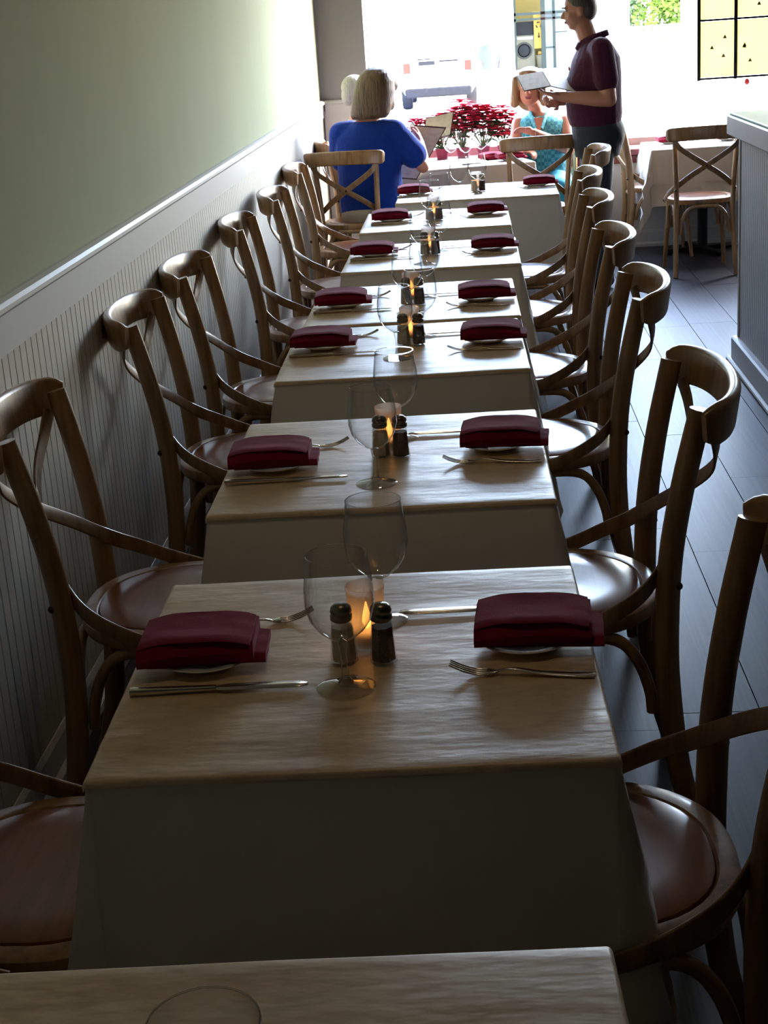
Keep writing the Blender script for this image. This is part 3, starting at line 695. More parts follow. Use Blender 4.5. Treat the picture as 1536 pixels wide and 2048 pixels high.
h_grey = hairmat('grey_hair', srgb(186, 180, 170), srgb(150, 144, 134)); h_dark = hairmat('dark_hair', srgb(56, 40, 30), srgb(38, 28, 22))

# --- waiter: stands facing -X, left arm nearer the camera
wr = thing('person', 'standing waiter in maroon polo shirt and dark trousers, holding an open order book', 'person', (.76, 9.44, 0), PI/2)
b = MB(); g, R = head(b, (0, .090, 1.668), (0, 1, -.16)); face_parts(wr, g, R)
b.caps((0, .015, 1.44), (0, .065, 1.585), .062, .058)
b.loft([(0, -.01, .90, .15, .12), (0, 0, 1.0, .155, .13), (0, 0, 1.15, .16, .13), (0, -.01, 1.3, .175, .125), (0, -.015, 1.42, .15, .10), (0, 0, 1.48, .07, .07)])
shL, shR = V((-.185, -.03, 1.43)), V((.185, -.03, 1.43))
elL, wrL = V((-.235, -.065, 1.145)), V((-.155, .215, 1.175))
elR, wrR = V((.235, .03, 1.15)), V((.10, .215, 1.135))
limb(b, shL, elL, wrL, (.054, .044, .031)); limb(b, shR, elR, wrR, (.054, .044, .031))
hand(b, wrL, (.20, 1, .28), (.1, -.25, 1), .25, 1, 1.08); hand(b, wrR, (-.55, 1, -.10), (-.6, -.2, .6), .9, -1, 1.05)
for s_ in (-1, 1): limb(b, (s_*.09, -.0, .92), (s_*.10, .015, .50), (s_*.10, -.03, .10), (.082, .058, .042))
for s_ in (-1, 1): b.caps((s_*.10, -.04, .06), (s_*.105, .14, .035), .040, .030)
rebuild(b, 'body', skin_tan, .0065, 6, wr)
c = MB(); c.loft([(0, .0, .985, .178, .155), (0, .005, 1.05, .186, .17), (0, .01, 1.15, .190, .172), (0, .002, 1.27, .20, .165), (0, -.012, 1.38, .205, .145), (0, -.01, 1.45, .15, .105), (0, .005, 1.50, .075, .078)])
for sh, el in ((shL, elL), (shR, elR)): c.caps(sh, sh+(el-sh)*.62, .072, .074); c.caps(sh*.75+V((0, 0, 1.43))*.25, sh, .075, .07)
c.caps((0, -.05, 1.00), (0, -.115, 1.04), .12, .05)
rebuild(c, 'polo_shirt', m_polo, .008, 8, wr)
q = MB()
for s_ in (-1, 1): q.sweep(cr([(s_*.072, -.04, 1.510), (s_*.078, .015, 1.500), (s_*.058, .075, 1.475), (s_*.030, .105, 1.435)], 4), lambda t: rrect(.020-.006*t, .004, .003, 1), (s_*1, .4, .5))
q.sweep(cr([(-.072, -.04, 1.510), (-.04, -.075, 1.520), (0, -.085, 1.523), (.04, -.075, 1.520), (.072, -.04, 1.510)], 4), lambda t: rrect(.018, .004, .003, 1), (0, -1, .3)); q.obj('collar', m_polo, wr, True, 60)
MB().ball((-.085, .158, 1.33), (.012, .006, .014)).obj('chest_emblem', mat('pink_thread', srgb(200, 90, 96), .7), wr, True)
c = MB(); c.loft([(0, -.01, .80, .165, .140), (0, -.015, .90, .175, .155), (0, -.005, 1.0, .175, .155), (0, 0, 1.045, .172, .15)])
for s_ in (-1, 1): limb(c, (s_*.088, -.01, .88), (s_*.10, .015, .48), (s_*.105, -.02, .07), (.098, .078, .070))
c.ball((0, -.09, .93), (.14, .09, .12))
rebuild(c, 'trousers', m_jean, .009, 8, wr)
for s_ in (-1, 1):
    sh = MB(); sh.caps((s_*.105, -.045, .048), (s_*.11, .12, .040), .046, .040); sh.caps((s_*.11, .1, .036), (s_*.112, .17, .034), .042, .032); rebuild(sh, 'shoe', m_shoe, .008, 4, wr)
h = MB(); h.ball(g(0, -.022, .040), (.083, .094, .082), R, 24, 16); h.ball(g(0, -.055, .0), (.074, .062, .085), R); h.xf(Matrix()); rebuild(h, 'hair', h_dark, .006, 3, wr)
# order book he holds: leather cover, cream pages, opened flat
ob = thing('order_book', 'open order book with cream pages held flat by the waiter', 'book', (.345, 9.335, 1.245), .22)
def slab(p, du, dv, th, m, name, parent):
    p = V(p); du = V(du); dv = V(dv); n = du.cross(dv).normalized()*th
    return MB().add([p, p+du, p+du+dv, p+dv, p+n, p+n+du, p+n+du+dv, p+n+dv], [(0, 3, 2, 1), (4, 5, 6, 7), (0, 1, 5, 4), (1, 2, 6, 5), (2, 3, 7, 6), (3, 0, 4, 7)]).obj(name, m, parent)
m_leather = mat('menu_leather', srgb(70, 36, 26), .45); m_page = mat('menu_page', srgb(226, 214, 186), .6, var=((30, 30, 60), srgb(205, 192, 162), .45, .7))
slab((-.045, -.10, -.025), (.165, 0, .016), (0, .18, .085), .0025, m_leather, 'cover', ob)
slab((.12, -.10, -.009), (.19, 0, -.055), (0, .18, .085), .0025, m_leather, 'cover', ob)
slab((-.040, -.096, -.020), (.158, 0, .016), (0, .172, .080), .003, m_page, 'pages', ob)
slab((.122, -.096, -.005), (.18, 0, -.052), (0, .172, .080), .003, m_page, 'pages', ob)

# --- seated helper
def seated(root, hip_z, lean, kn, sw=.17, legcol=None, skin=None):
    b = MB(); 
    return b
# woman in blue: back to the camera, faces +Y turned a little right, holds a menu
wb = thing('person', 'seated woman with dark blonde bob and royal blue shirt, back to camera, reading', 'person', (-.650, 9.55, 0), -.22)
b = MB(); g, R = head(b, (.075, .03, 1.275), (.30, 1, -.25)); face_parts(wb, g, R)
b.caps((.01, -.01, 1.06), (.06, .02, 1.19), .057, .054)
b.loft([(0, 0, .50, .17, .12), (0, 0, .62, .165, .12), (0, 0, .8, .16, .12), (0, 0, .98, .165, .11), (0, 0, 1.07, .10, .08), (0, 0, 1.10, .06, .06)])
shL, shR = V((-.175, 0, 1.02)), V((.175, 0, 1.02)); elR, wrR = V((.335, .04, .795)), V((.275, .235, .925)); elL, wrL = V((-.22, .14, .80)), V((.02, .27, .86))
limb(b, shL, elL, wrL, (.05, .040, .028)); limb(b, shR, elR, wrR, (.052, .042, .029))
hand(b, wrR, (-.25, .75, .75), (-1, .3, .2), .5, 1, .95); hand(b, wrL, (.35, .6, .7), (.8, .2, -.2), .6, -1, .95)
for s_ in (-1, 1): limb(b, (s_*.09, .0, .545), (s_*.11, .40, .53), (s_*.12, .42, .09), (.078, .058, .042)); b.caps((s_*.12, .40, .045), (s_*.125, .55, .035), .04, .03)
rebuild(b, 'body', skin_pink, .007, 6, wb)
c = MB(); c.loft([(0, 0, .515, .205, .150), (0, -.005, .60, .208, .155), (0, -.01, .75, .205, .152), (0, -.012, .90, .21, .145), (0, -.008, 1.0, .205, .125), (0, -.005, 1.055, .15, .10), (0, 0, 1.09, .085, .075)])
for sh, el, k_ in ((shL, elL, .72), (shR, elR, .66)): c.caps(sh-V((0, 0, .005)), sh+(el-sh)*k_, .078, .088); c.caps(sh*.6+V((0, 0, 1.02))*.4, sh, .08, .075)
rebuild(c, 'shirt', m_blue, .009, 8, wb)
c = MB(); c.loft([(0, .01, .472, .20, .16), (0, 0, .53, .205, .165), (0, 0, .58, .19, .15)])
for s_ in (-1, 1): limb(c, (s_*.09, .02, .555), (s_*.115, .40, .54), (s_*.12, .42, .12), (.090, .076, .068))
rebuild(c, 'trousers', m_beige, .009, 6, wb)
for s_ in (-1, 1): rebuild(MB().caps((s_*.12, .39, .045), (s_*.125, .56, .036), .045, .035), 'shoe', m_shoe, .008, 3, wb)
h = MB(); h.loft([(.028, -.035, 1.105, .108, .062), (.034, -.032, 1.13, .126, .080), (.048, -.022, 1.19, .130, .102), (.065, -.012, 1.27, .130, .118), (.078, -.008, 1.33, .122, .116), (.084, -.006, 1.372, .102, .100), (.084, -.004, 1.397, .072, .072), (.084, -.002, 1.410, .035, .035)], 36, 2.2)
h.ball((.165, .035, 1.31), (.045, .07, .06)); h.ball((.160, .02, 1.215), (.026, .05, .07))
rebuild(h, 'hair', h_blonde, .007, 3, wb)
# menus
mn = thing('menu', 'tall open menu with dark edging held up by the woman in blue', 'menu', (-.24, 9.79, .70))
def panel(p, du, dv, parent):
    p, du, dv = V(p), V(du), V(dv)
    s_ = slab(p, du, dv, .003, m_leather, 'cover', parent); n = du.cross(dv).normalized()
    for sgn in (1, -1):
        slab(p+du*.03+dv*.025+n*(.0032 if sgn > 0 else -.0012), du*.94, dv*.95, .001, m_page, 'page', parent)
panel((-.33, -.01, .015), (.20, .02, -.03), (.21, .05, .315), mn)
panel((-.33, -.01, .015), (-.02, .11, .02), (.21, .05, .315), mn)
mn2 = thing('menu', 'second menu seen edge on behind the tall open one', 'menu', (-.20, 10.15, .99))
panel((-.09, 0, .01), (.20, .03, .03), (.02, .05, .07), mn2) if 0 else panel((-.13, -.04, -.09), (.19, .03, .03), (.03, .07, .145), mn2)

# --- woman in turquoise check: faces the camera
wt = thing('person', 'seated woman in sleeveless turquoise checked blouse facing the camera, hand raised', 'person', (.50, 10.56, 0), PI-.10)
chk = mat('turquoise_check', srgb(70, 178, 192), .8, sheen=.2, bump=((14, 14, 8), .4, .012))
n = chk.node_tree; tc = n.nodes['Texture Coordinate']; ck = n.nodes.new('ShaderNodeTexChecker'); ck.inputs['Scale'].default_value = 42
ck.inputs[1].default_value = srgb(96, 188, 200); ck.inputs[2].default_value = srgb(52, 138, 164)
n.links.new(tc.outputs['Object'], ck.inputs[0]); n.links.new(ck.outputs[0], n.nodes['Principled BSDF'].inputs['Base Color'])
b = MB(); g, R = head(b, (.090, .045, 1.180), (.06, 1, .04), sc=1.06); face_parts(wt, g, R, 1.06)
b.caps((.03, 0, .97), (.075, .02, 1.10), .052, .050)
b.loft([(0, 0, .50, .16, .12), (0, 0, .64, .15, .115), (.0, 0, .80, .155, .12), (.01, 0, .93, .15, .10), (.02, 0, .985, .11, .075), (.03, 0, 1.02, .055, .055)])
shR, shL = V((.175, 0, .945)), V((-.145, 0, .945)); elL, wrL = V((-.17, .12, .765)), V((.06, .24, .90)); elR, wrR = V((.20, .10, .73)), V((.14, .24, .78))
limb(b, shL, elL, wrL, (.050, .042, .027)); limb(b, shR, elR, wrR, (.050, .042, .027))
hand(b, wrL, (.9, .2, .25), (0, .6, -.8), .35, 1, .92); hand(b, wrR, (-.6, .5, .0), (0, 0, -1), .6, -1, .92)
for s_ in (-1, 1): limb(b, (s_*.08, .0, .545), (s_*.10, .36, .53), (s_*.10, .38, .09), (.074, .055, .040)); b.caps((s_*.10, .38, .045), (s_*.10, .50, .033), .038, .028)
rebuild(b, 'body', skin_pink, .0065, 6, wt)
c = MB(); c.loft([(0, 0, .50, .185, .150), (0, 0, .62, .172, .145), (0, 0, .78, .176, .145), (.01, 0, .90, .178, .125), (.015, -.003, .955, .176, .100), (.02, -.008, .985, .135, .085), (.025, -.015, 1.01, .075, .07)])
rebuild(c, 'blouse', chk, .008, 5, wt)
q = MB(); 
for s_ in (-1, 1): q.sweep(cr([(.03+s_*.058, -.03, 1.028), (.03+s_*.066, .03, 1.018), (.03+s_*.045, .085, .975), (.03+s_*.020, .125, .915)], 4), lambda t: rrect(.024-.006*t, .004, .003, 1), (s_*1, .5, .5))
q.obj('collar', chk, wt, True, 60)
MB().add([(.03-.032, .118, .985), (.03+.032, .118, .985), (.03, .150, .86), (.03, .08, .985)], [(0, 2, 1), (0, 3, 2), (1, 2, 3)]).obj('neckline_skin', skin_pink, wt)
c = MB()
for s_ in (-1, 1): limb(c, (s_*.08, .02, .552), (s_*.105, .37, .54), (s_*.11, .39, .16), (.086, .072, .066))
c.ball((0, 0, .54), (.19, .15, .065)); rebuild(c, 'trousers', mat('turquoise_trousers', srgb(40, 150, 190), .8), .009, 6, wt)
for s_ in (-1, 1): rebuild(MB().caps((s_*.10, .37, .042), (s_*.10, .50, .034), .042, .032), 'shoe', m_shoe, .008, 3, wt)
MB().sweep([V((.045, .236, .893))+V((0, .028*math.cos(2*PI*k/20), .028*math.sin(2*PI*k/20))) for k in range(20)], lambda t: ell(.003, .002, 6), (1, 0, 0), closed=True).obj('bracelet', m_steel, wt, True)
h = MB(); h.ball(g(0, -.030, .040), (.106, .108, .098), R, 28, 18); h.ball(g(0, -.055, -.045), (.108, .066, .11), R, 28, 18)
for s_ in (-1, 1): h.caps(g(s_*.084, .022, .055), g(s_*.096, .016, -.090), .028, .032)
h.ball(g(0, .045, .095), (.068, .035, .022), R)
rebuild(h, 'hair', h_light, .006, 3, wt)

# --- grey haired man at the wall, mostly hidden
mg = thing('person', 'grey haired man in pale shirt by the wall, mostly hidden behind woman in blue', 'person', (-.745, 10.26, 0), -PI/2+.35)
b = MB(); g, R = head(b, (0, .0, 1.225), (0, 1, -.2)); face_parts(mg, g, R)
b.caps((0, -.02, 1.03), (0, .01, 1.16), .058, .054)
b.loft([(0, 0, .50, .165, .12), (0, 0, .65, .165, .12), (0, 0, .85, .165, .12), (0, 0, .98, .16, .10), (0, 0, 1.06, .07, .07)])
shL, shR = V((-.175, 0, .99)), V((.175, 0, .99)); elL, wrL = V((-.21, .12, .775)), V((-.10, .30, .83)); elR, wrR = V((.21, .12, .775)), V((.10, .30, .83))
limb(b, shL, elL, wrL, (.05, .040, .028)); limb(b, shR, elR, wrR, (.05, .040, .028)); hand(b, wrL, (.3, 1, .3), (.8, 0, .3), .6, 1); hand(b, wrR, (-.3, 1, .3), (-.8, 0, .3), .6, -1)
for s_ in (-1, 1): limb(b, (s_*.09, .0, .545), (s_*.11, .36, .53), (s_*.11, .38, .09), (.078, .058, .042)); b.caps((s_*.11, .38, .045), (s_*.11, .52, .035), .04, .03)
rebuild(b, 'body', skin_pink, .007, 6, mg)
c = MB(); c.loft([(0, 0, .50, .19, .15), (0, 0, .62, .19, .152), (0, 0, .82, .19, .148), (0, 0, .97, .19, .12), (0, 0, 1.03, .12, .09), (0, 0, 1.065, .075, .075)])
for sh, el in ((shL, elL), (shR, elR)): c.caps(sh, sh+(el-sh)*.72, .070, .076)
rebuild(c, 'shirt', m_wshirt, .009, 6, mg)
c = MB()
for s_ in (-1, 1): limb(c, (s_*.09, .02, .555), (s_*.11, .37, .54), (s_*.11, .39, .12), (.088, .074, .066))
c.ball((0, 0, .54), (.19, .15, .065)); rebuild(c, 'trousers', m_jean, .009, 6, mg)
for s_ in (-1, 1): rebuild(MB().caps((s_*.11, .37, .045), (s_*.11, .53, .036), .045, .035), 'shoe', m_shoe, .008, 3, mg)
h = MB(); h.ball(g(0, -.028, .038), (.082, .092, .084), R, 24, 16); h.ball(g(0, -.06, -.01), (.072, .052, .075), R); rebuild(h, 'hair', h_grey, .006, 3, mg)

# ================================================================ POINSETTIAS ON THE SILL
m_bract = mat('red_bract', srgb(214, 36, 76), .6, var=((40, 40, 40), srgb(232, 84, 116), .4, .65)); m_leaf = mat('green_leaf', srgb(62, 92, 40), .55)
m_terra = mat('pink_foil_pot', srgb(150, 60, 84), .35); m_yel = mat('yellow_cyathia', srgb(226, 190, 60), .6)
for mm in (m_bract, m_leaf): mm.node_tree.nodes['Principled BSDF'].inputs['Transmission Weight'].default_value = 0
def leafmesh(q, c, d, up, L, w):
    d = V(d).normalized(); up = V(up); s_ = d.cross(up).normalized(); n_ = s_.cross(d)
    rows = [(0, .08), (.3, .85), (.55, 1), (.8, .55), (1, .03)]; vs = []
    for t, k_ in rows:
        p = V(c)+d*L*t-n_*(.25*L*t*t); vs += [p-s_*w*k_+n_*.12*w, p-n_*.06*w, p+s_*w*k_+n_*.12*w]
    q.add(vs, [(i*3+j, i*3+j+1, (i+1)*3+j+1, (i+1)*3+j) for i in range(4) for j in range(2)])
def poinsettia(i, x, y, zs, hgt, lab, n):
    rnd = random.Random(50+i)
    t = thing('poinsettia', lab, 'flower', (x, y, zs), 0, 'poinsettias on the window sill')
    MB().lathe([(.038, 0), (.050, .06), (.054, .07), (.048, .07), (.044, .062), (0, .06)], 20).obj('pot', m_terra, t, True, 40)
    st_ = MB(); lv = MB()
    for k_ in range(n):
        a = rnd.uniform(0, 2*PI); r = .15*math.sqrt((k_+.3)/n) if k_ else 0; z = max(.07, hgt-8*r*r+rnd.uniform(-.02, .02)); a = k_*2.4+i
        c = V((r*math.cos(a), r*math.sin(a)*.45, z))
        st_.caps((0, 0, .055), c-V((0, 0, .01)), .004, .003, 6)
        q = MB(); m0 = rnd.uniform(0, 6)
        for j in range(7): b_ = m0+2*PI*j/7; leafmesh(q, c, (math.cos(b_), math.sin(b_), .25), (0, 0, 1), rnd.uniform(.075, .10), .036)
        for j in range(5): b_ = m0+.4+2*PI*j/5; leafmesh(q, c+V((0, 0, .004)), (math.cos(b_), math.sin(b_), .6), (0, 0, 1), rnd.uniform(.05, .07), .026)
        fl = q.obj('flower_head', m_bract, t, True, 60)
        MB().ball(c+V((0, 0, .008)), (.007, .007, .005), None, 8, 5).obj('flower_centre', m_yel, fl, True)
        for j in range(5): b_ = m0+.9+2*PI*j/5; leafmesh(lv, c-V((0, 0, .03)), (math.cos(b_), math.sin(b_), -.1), (0, 0, 1), .07, .02)
    st_.obj('stems', m_leaf, t); o = lv.obj('leaves', m_leaf, t, True, 60); o['kind'] = 'stuff'
for i, (x, h_, n) in enumerate(((-.52, .24, 12), (-.37, .27, 14), (-.22, .32, 17), (-.07, .37, 20), (.08, .35, 20), (.23, .31, 15))):
    poinsettia(i, x, YB+.13, WZ0, h_, 'red poinsettia on the window sill, %s from the left' % ORD[i], n)

# ================================================================ HANGING PARCHMENT PANELS in the right part of the window
m_parch = bpy.data.materials.new('parchment'); m_parch.use_nodes = True; _n = m_parch.node_tree; _n.nodes.clear()
_o = _n.nodes.new('ShaderNodeOutputMaterial'); _a = _n.nodes.new('ShaderNodeMixShader'); _a.inputs[0].default_value = .55
_d = _n.nodes.new('ShaderNodeBsdfDiffuse'); _l = _n.nodes.new('ShaderNodeBsdfTranslucent')
_tc = _n.nodes.new('ShaderNodeTexCoord'); _t = _n.nodes.new('ShaderNodeTexNoise'); _t.inputs['Scale'].default_value = 9; _r = _n.nodes.new('ShaderNodeMix'); _r.data_type = 'RGBA'
_r.inputs[6].default_value = (.88, .80, .50, 1); _r.inputs[7].default_value = (.86, .74, .38, 1)
_n.links.new(_tc.outputs['Object'], _t.inputs[0]); _n.links.new(_t.outputs[0], _r.inputs[0])
for x_ in (_d, _l): _n.links.new(_r.outputs[2], x_.inputs[0])
_n.links.new(_d.outputs[0], _a.inputs[1]); _n.links.new(_l.outputs[0], _a.inputs[2]); _n.links.new(_a.outputs[0], _o.inputs[0])
sc_ = thing('hanging_screen', 'yellow parchment panels in a dark frame hanging in the window, top right', 'screen', (1.585, 10.80, 1.15))
PX = [0, .25, .50, .75]; PZ = [0, .385, .77, 1.155, 1.54]
fr = MB()
for x in PX: fr.box(x-.011, x+.011, -.010, .010, -.011, PZ[-1]+.011)
fr.obj('frame', m_iron, sc_)
for z in PZ: MB().box(0, PX[-1], -.008, .008, z-.007, z+.007).obj('crossbar', m_iron, sc_)
m_ink = mat('dark_ink', srgb(70, 60, 40), .8)
for i in range(3):
    for j in range(4):
        pn = MB().box(PX[i]+.012, PX[i+1]-.012, -.002, .002, PZ[j]+.008, PZ[j+1]-.008).obj('parchment_panel', m_parch, sc_)
        q = MB(); r_n = random.Random(i*7+j)
        for k_ in range(3):                                   # faint small printed marks: short tapered strokes
            cx = PX[i]+r_n.uniform(.05, .2); cz = PZ[j]+r_n.uniform(.06, .33); a = r_n.uniform(-.3, .3)
            q.add([(cx-.014, -.003, cz-.004), (cx+.014, -.003, cz-.004+.01*a), (cx+.003, -.003, cz+.018), (cx-.002, -.003, cz+.018), (cx-.014, -.0025, cz-.004), (cx+.014, -.0025, cz-.004+.01*a), (cx+.003, -.0025, cz+.018), (cx-.002, -.0025, cz+.018)],
                  [(0, 1, 2, 3), (7, 6, 5, 4), (0, 4, 5, 1), (1, 5, 6, 2), (2, 6, 7, 3), (3, 7, 4, 0)])
        q.obj('printed_mark', m_ink, pn)
for x in (0, .75): MB().caps((x, 0, PZ[-1]), (x, 0, ZC-1.15-.002), .002, .002, 6).obj('hanging_cord', m_iron, sc_)
MB().ball((.33, 0, -.035), (.018, .010, .022), None, 10, 6).obj('tassel', mat('red_tassel', srgb(214, 60, 54), .7), sc_, True)
# ring-handled bell standing on the bar, dark tray beside it
rg = thing('ring_holder', 'small pale metal ring standing on the bar counter', 'ring holder', (1.40, 7.05, 1.172))
MB().lathe([(.028, 0), (.028, .005), (.006, .008), (.005, .02)], 20).obj('base', m_steel, rg, True, 40)
MB().sweep([(.022*math.cos(2*PI*k/24), 0, .042+.022*math.sin(2*PI*k/24)) for k in range(24)], lambda t: ell(.0035, .0035, 8), (0, 1, 0), closed=True).obj('ring', m_steel, rg, True)
tr = thing('serving_tray', 'black serving tray lying on the bar counter', 'tray', (1.52, 6.62, 1.172))
MB().bbox(-.12, .12, -.09, .09, 0, .008, .003).obj('tray_base', m_iron, tr)
q = MB(); q.box(-.12, .12, -.09, -.084, .008, .02).box(-.12, .12, .084, .09, .008, .02).box(-.12, -.114, -.084, .084, .008, .02).box(.114, .12, -.084, .084, .008, .02); q.obj('tray_rim', m_iron, tr)

# ================================================================ OUTSIDE
m_conc = mat('pale_concrete', srgb(214, 208, 198), .9, bump=((8, 8, 8), .2, .01), var=((.6, .6, .6), srgb(196, 190, 180), .4, .7))
m_stucco = mat('white_stucco', srgb(232, 228, 220), .9, bump=((10, 10, 10), .2, .01))
m_frame = mat('grey_green_frame', srgb(24, 28, 26), .8, spec=0)
m_ochre = mat('ochre_wall', srgb(106, 90, 50), .8, spec=0, var=((2, 2, 2), srgb(98, 82, 42), .4, .7))
m_enam = mat('appliance_enamel', srgb(58, 56, 46), .8, spec=0); m_porth = mat('dark_port_glass', srgb(10, 11, 12), .6, spec=.05)
m_carw = mat('white_car_paint', srgb(236, 236, 234), .3, coat=.5); m_tyre = mat('tyre_rubber', srgb(26, 26, 28), .8, spec=.05)
m_tail = mat('tail_lamp_red', srgb(112, 30, 24), .6, spec=.05); m_carglass = mat('car_glass', srgb(60, 64, 70), .5); m_vent = mat('dark_vent', srgb(26, 26, 28), .8, spec=0)
gnd = struct(MB().box(-40, 40, YB+.3, 90, -.20, -.10).obj('ground', m_conc))
bd = thing('street_building', 'white shop building across the street with a launderette window', 'building', (-6, 36, -.1))
def L(x): return x+6
q = MB(); q.box(L(-16), L(1.08), 0, 6, 0, 7.0).box(L(1.08), L(2.72), 0, 6, 2.95, 7.0).box(L(2.72), L(3.72), 0, 6, 0, 7.0).box(L(1.08), L(2.72), 1.6, 6, 0, 2.95).box(L(1.08), L(2.72), 0, 1.6, 0, .50)
q.obj('facade', m_stucco, bd)
MB().box(L(1.08), L(2.72), 1.5, 1.6, .5, 2.95).obj('inner_wall', m_ochre, bd)
for x0, x1, z0, z1 in ((1.08, 1.13, .5, 2.95), (1.70, 1.80, .5, 2.95), (1.97, 2.03, .5, 2.95), (2.66, 2.72, .5, 2.95), (1.08, 2.72, 1.70, 1.76), (1.08, 2.72, 1.58, 1.63), (1.08, 2.72, 2.05, 2.10), (1.80, 2.0, .95, .98), (2.03, 2.3, 1.28, 1.30)):
    MB().box(L(x0), L(x1), .05, .12, z0, z1).obj('window_frame', m_frame, bd)
MB().box(L(1.13), L(1.70), .5, .52, 1.22, 1.56).obj('dark_screen', m_porth, bd)
MB().box(L(1.80), L(2.66), .16, .18, .5, 2.05).obj('frosted_pane', mat('frosted_pane', srgb(78, 86, 90), .6, spec=.1), bd)
wm = thing('washing_machine', 'front-loading washing machine inside the launderette across the street', 'washing machine', (1.35, 36.55, .40))
MB().bbox(-.24, .22, -.1, .45, 0, .76, .02).obj('cabinet', m_enam, wm)
MB().sweep([(-.04+.17*math.cos(2*PI*k/28), -.11, .42+.17*math.sin(2*PI*k/28)) for k in range(28)], lambda t: ell(.02, .02, 8), (0, 1, 0), closed=True).obj('door_ring', mat('door_ring_grey', srgb(36, 36, 33), .8, spec=0), wm, True)
k0 = MB().lathe([(0, 0), (.15, 0), (.12, .04), (0, .05)], 24, cap=False); k0.xf(Matrix.Translation((-.04, -.105, .42)) @ Matrix.Rotation(PI/2, 4, 'X')); k0.obj('door_glass', m_porth, wm, True, 40)
MB().bbox(-.20, .18, -.108, -.10, .66, .73, .004).obj('control_panel', mat('panel_dark', srgb(60, 56, 48), .5), wm)
lb = thing('laundry_basket', 'pale laundry basket heaped with washing beside the washing machine', 'basket', (1.72, 36.45, .40))
MB().lathe([(.10, 0), (.14, .28), (.15, .30)], 20).obj('basket', m_enam, lb, True, 40)
q = MB(); rn = random.Random(3)
for k_ in range(9): q.ball((rn.uniform(-.08, .08), rn.uniform(-.08, .08), .30+rn.uniform(0, .06)), (rn.uniform(.04, .07), .05, .035))
tag(q.obj('washing', mat('washing_cloth', srgb(84, 66, 34), .8, spec=0), lb, True), kind='stuff')
sg = thing('window_poster', 'ochre launderette poster with recycling symbol and down arrow', 'poster', (1.66, 36.40, .95))
MB().box(-.11, .11, 0, .01, -.1, .72).obj('poster_sheet', mat('poster_ochre', srgb(104, 82, 38), .7, spec=0), sg)
q = MB()                                                       # recycling symbol: three bent arrows
for k_ in range(3):
    a0 = PI/2+2*PI*k_/3; k = len(q.v)
    for a1, a2 in ((-.50, .25),):
        p0 = V((.055*math.cos(a0+a1), 0, .055*math.sin(a0+a1))); p1 = V((.055*math.cos(a0+a2), 0, .055*math.sin(a0+a2)))
        q.sweep([p0, (p0+p1)/2+V((.010*math.cos(a0), 0, .010*math.sin(a0))), p1], lambda t: rrect(.009, .002, .001, 1), (0, 1, 0))
        d = (p1-p0).normalized(); s_ = V((-d.z, 0, d.x)); q.add([p1-s_*.024, p1+s_*.024, p1+d*.032, p1-s_*.024+V((0, .003, 0)), p1+s_*.024+V((0, .003, 0)), p1+d*.032+V((0, .003, 0))], [(0, 1, 2), (5, 4, 3), (0, 3, 4, 1), (1, 4, 5, 2), (2, 5, 3, 0)])
q.xf(Matrix.Translation((0, -.006, .42))); q.obj('recycling_symbol', m_porth, sg)
MB().box(-.010, .010, -.006, -.002, .17, .25).add([(-.035, -.006, .175), (.035, -.006, .175), (0, -.006, .125), (-.035, -.002, .175), (.035, -.002, .175), (0, -.002, .125)], [(0, 2, 1), (3, 4, 5), (0, 1, 4, 3), (1, 2, 5, 4), (2, 0, 3, 5)]).obj('down_arrow', m_porth, sg)
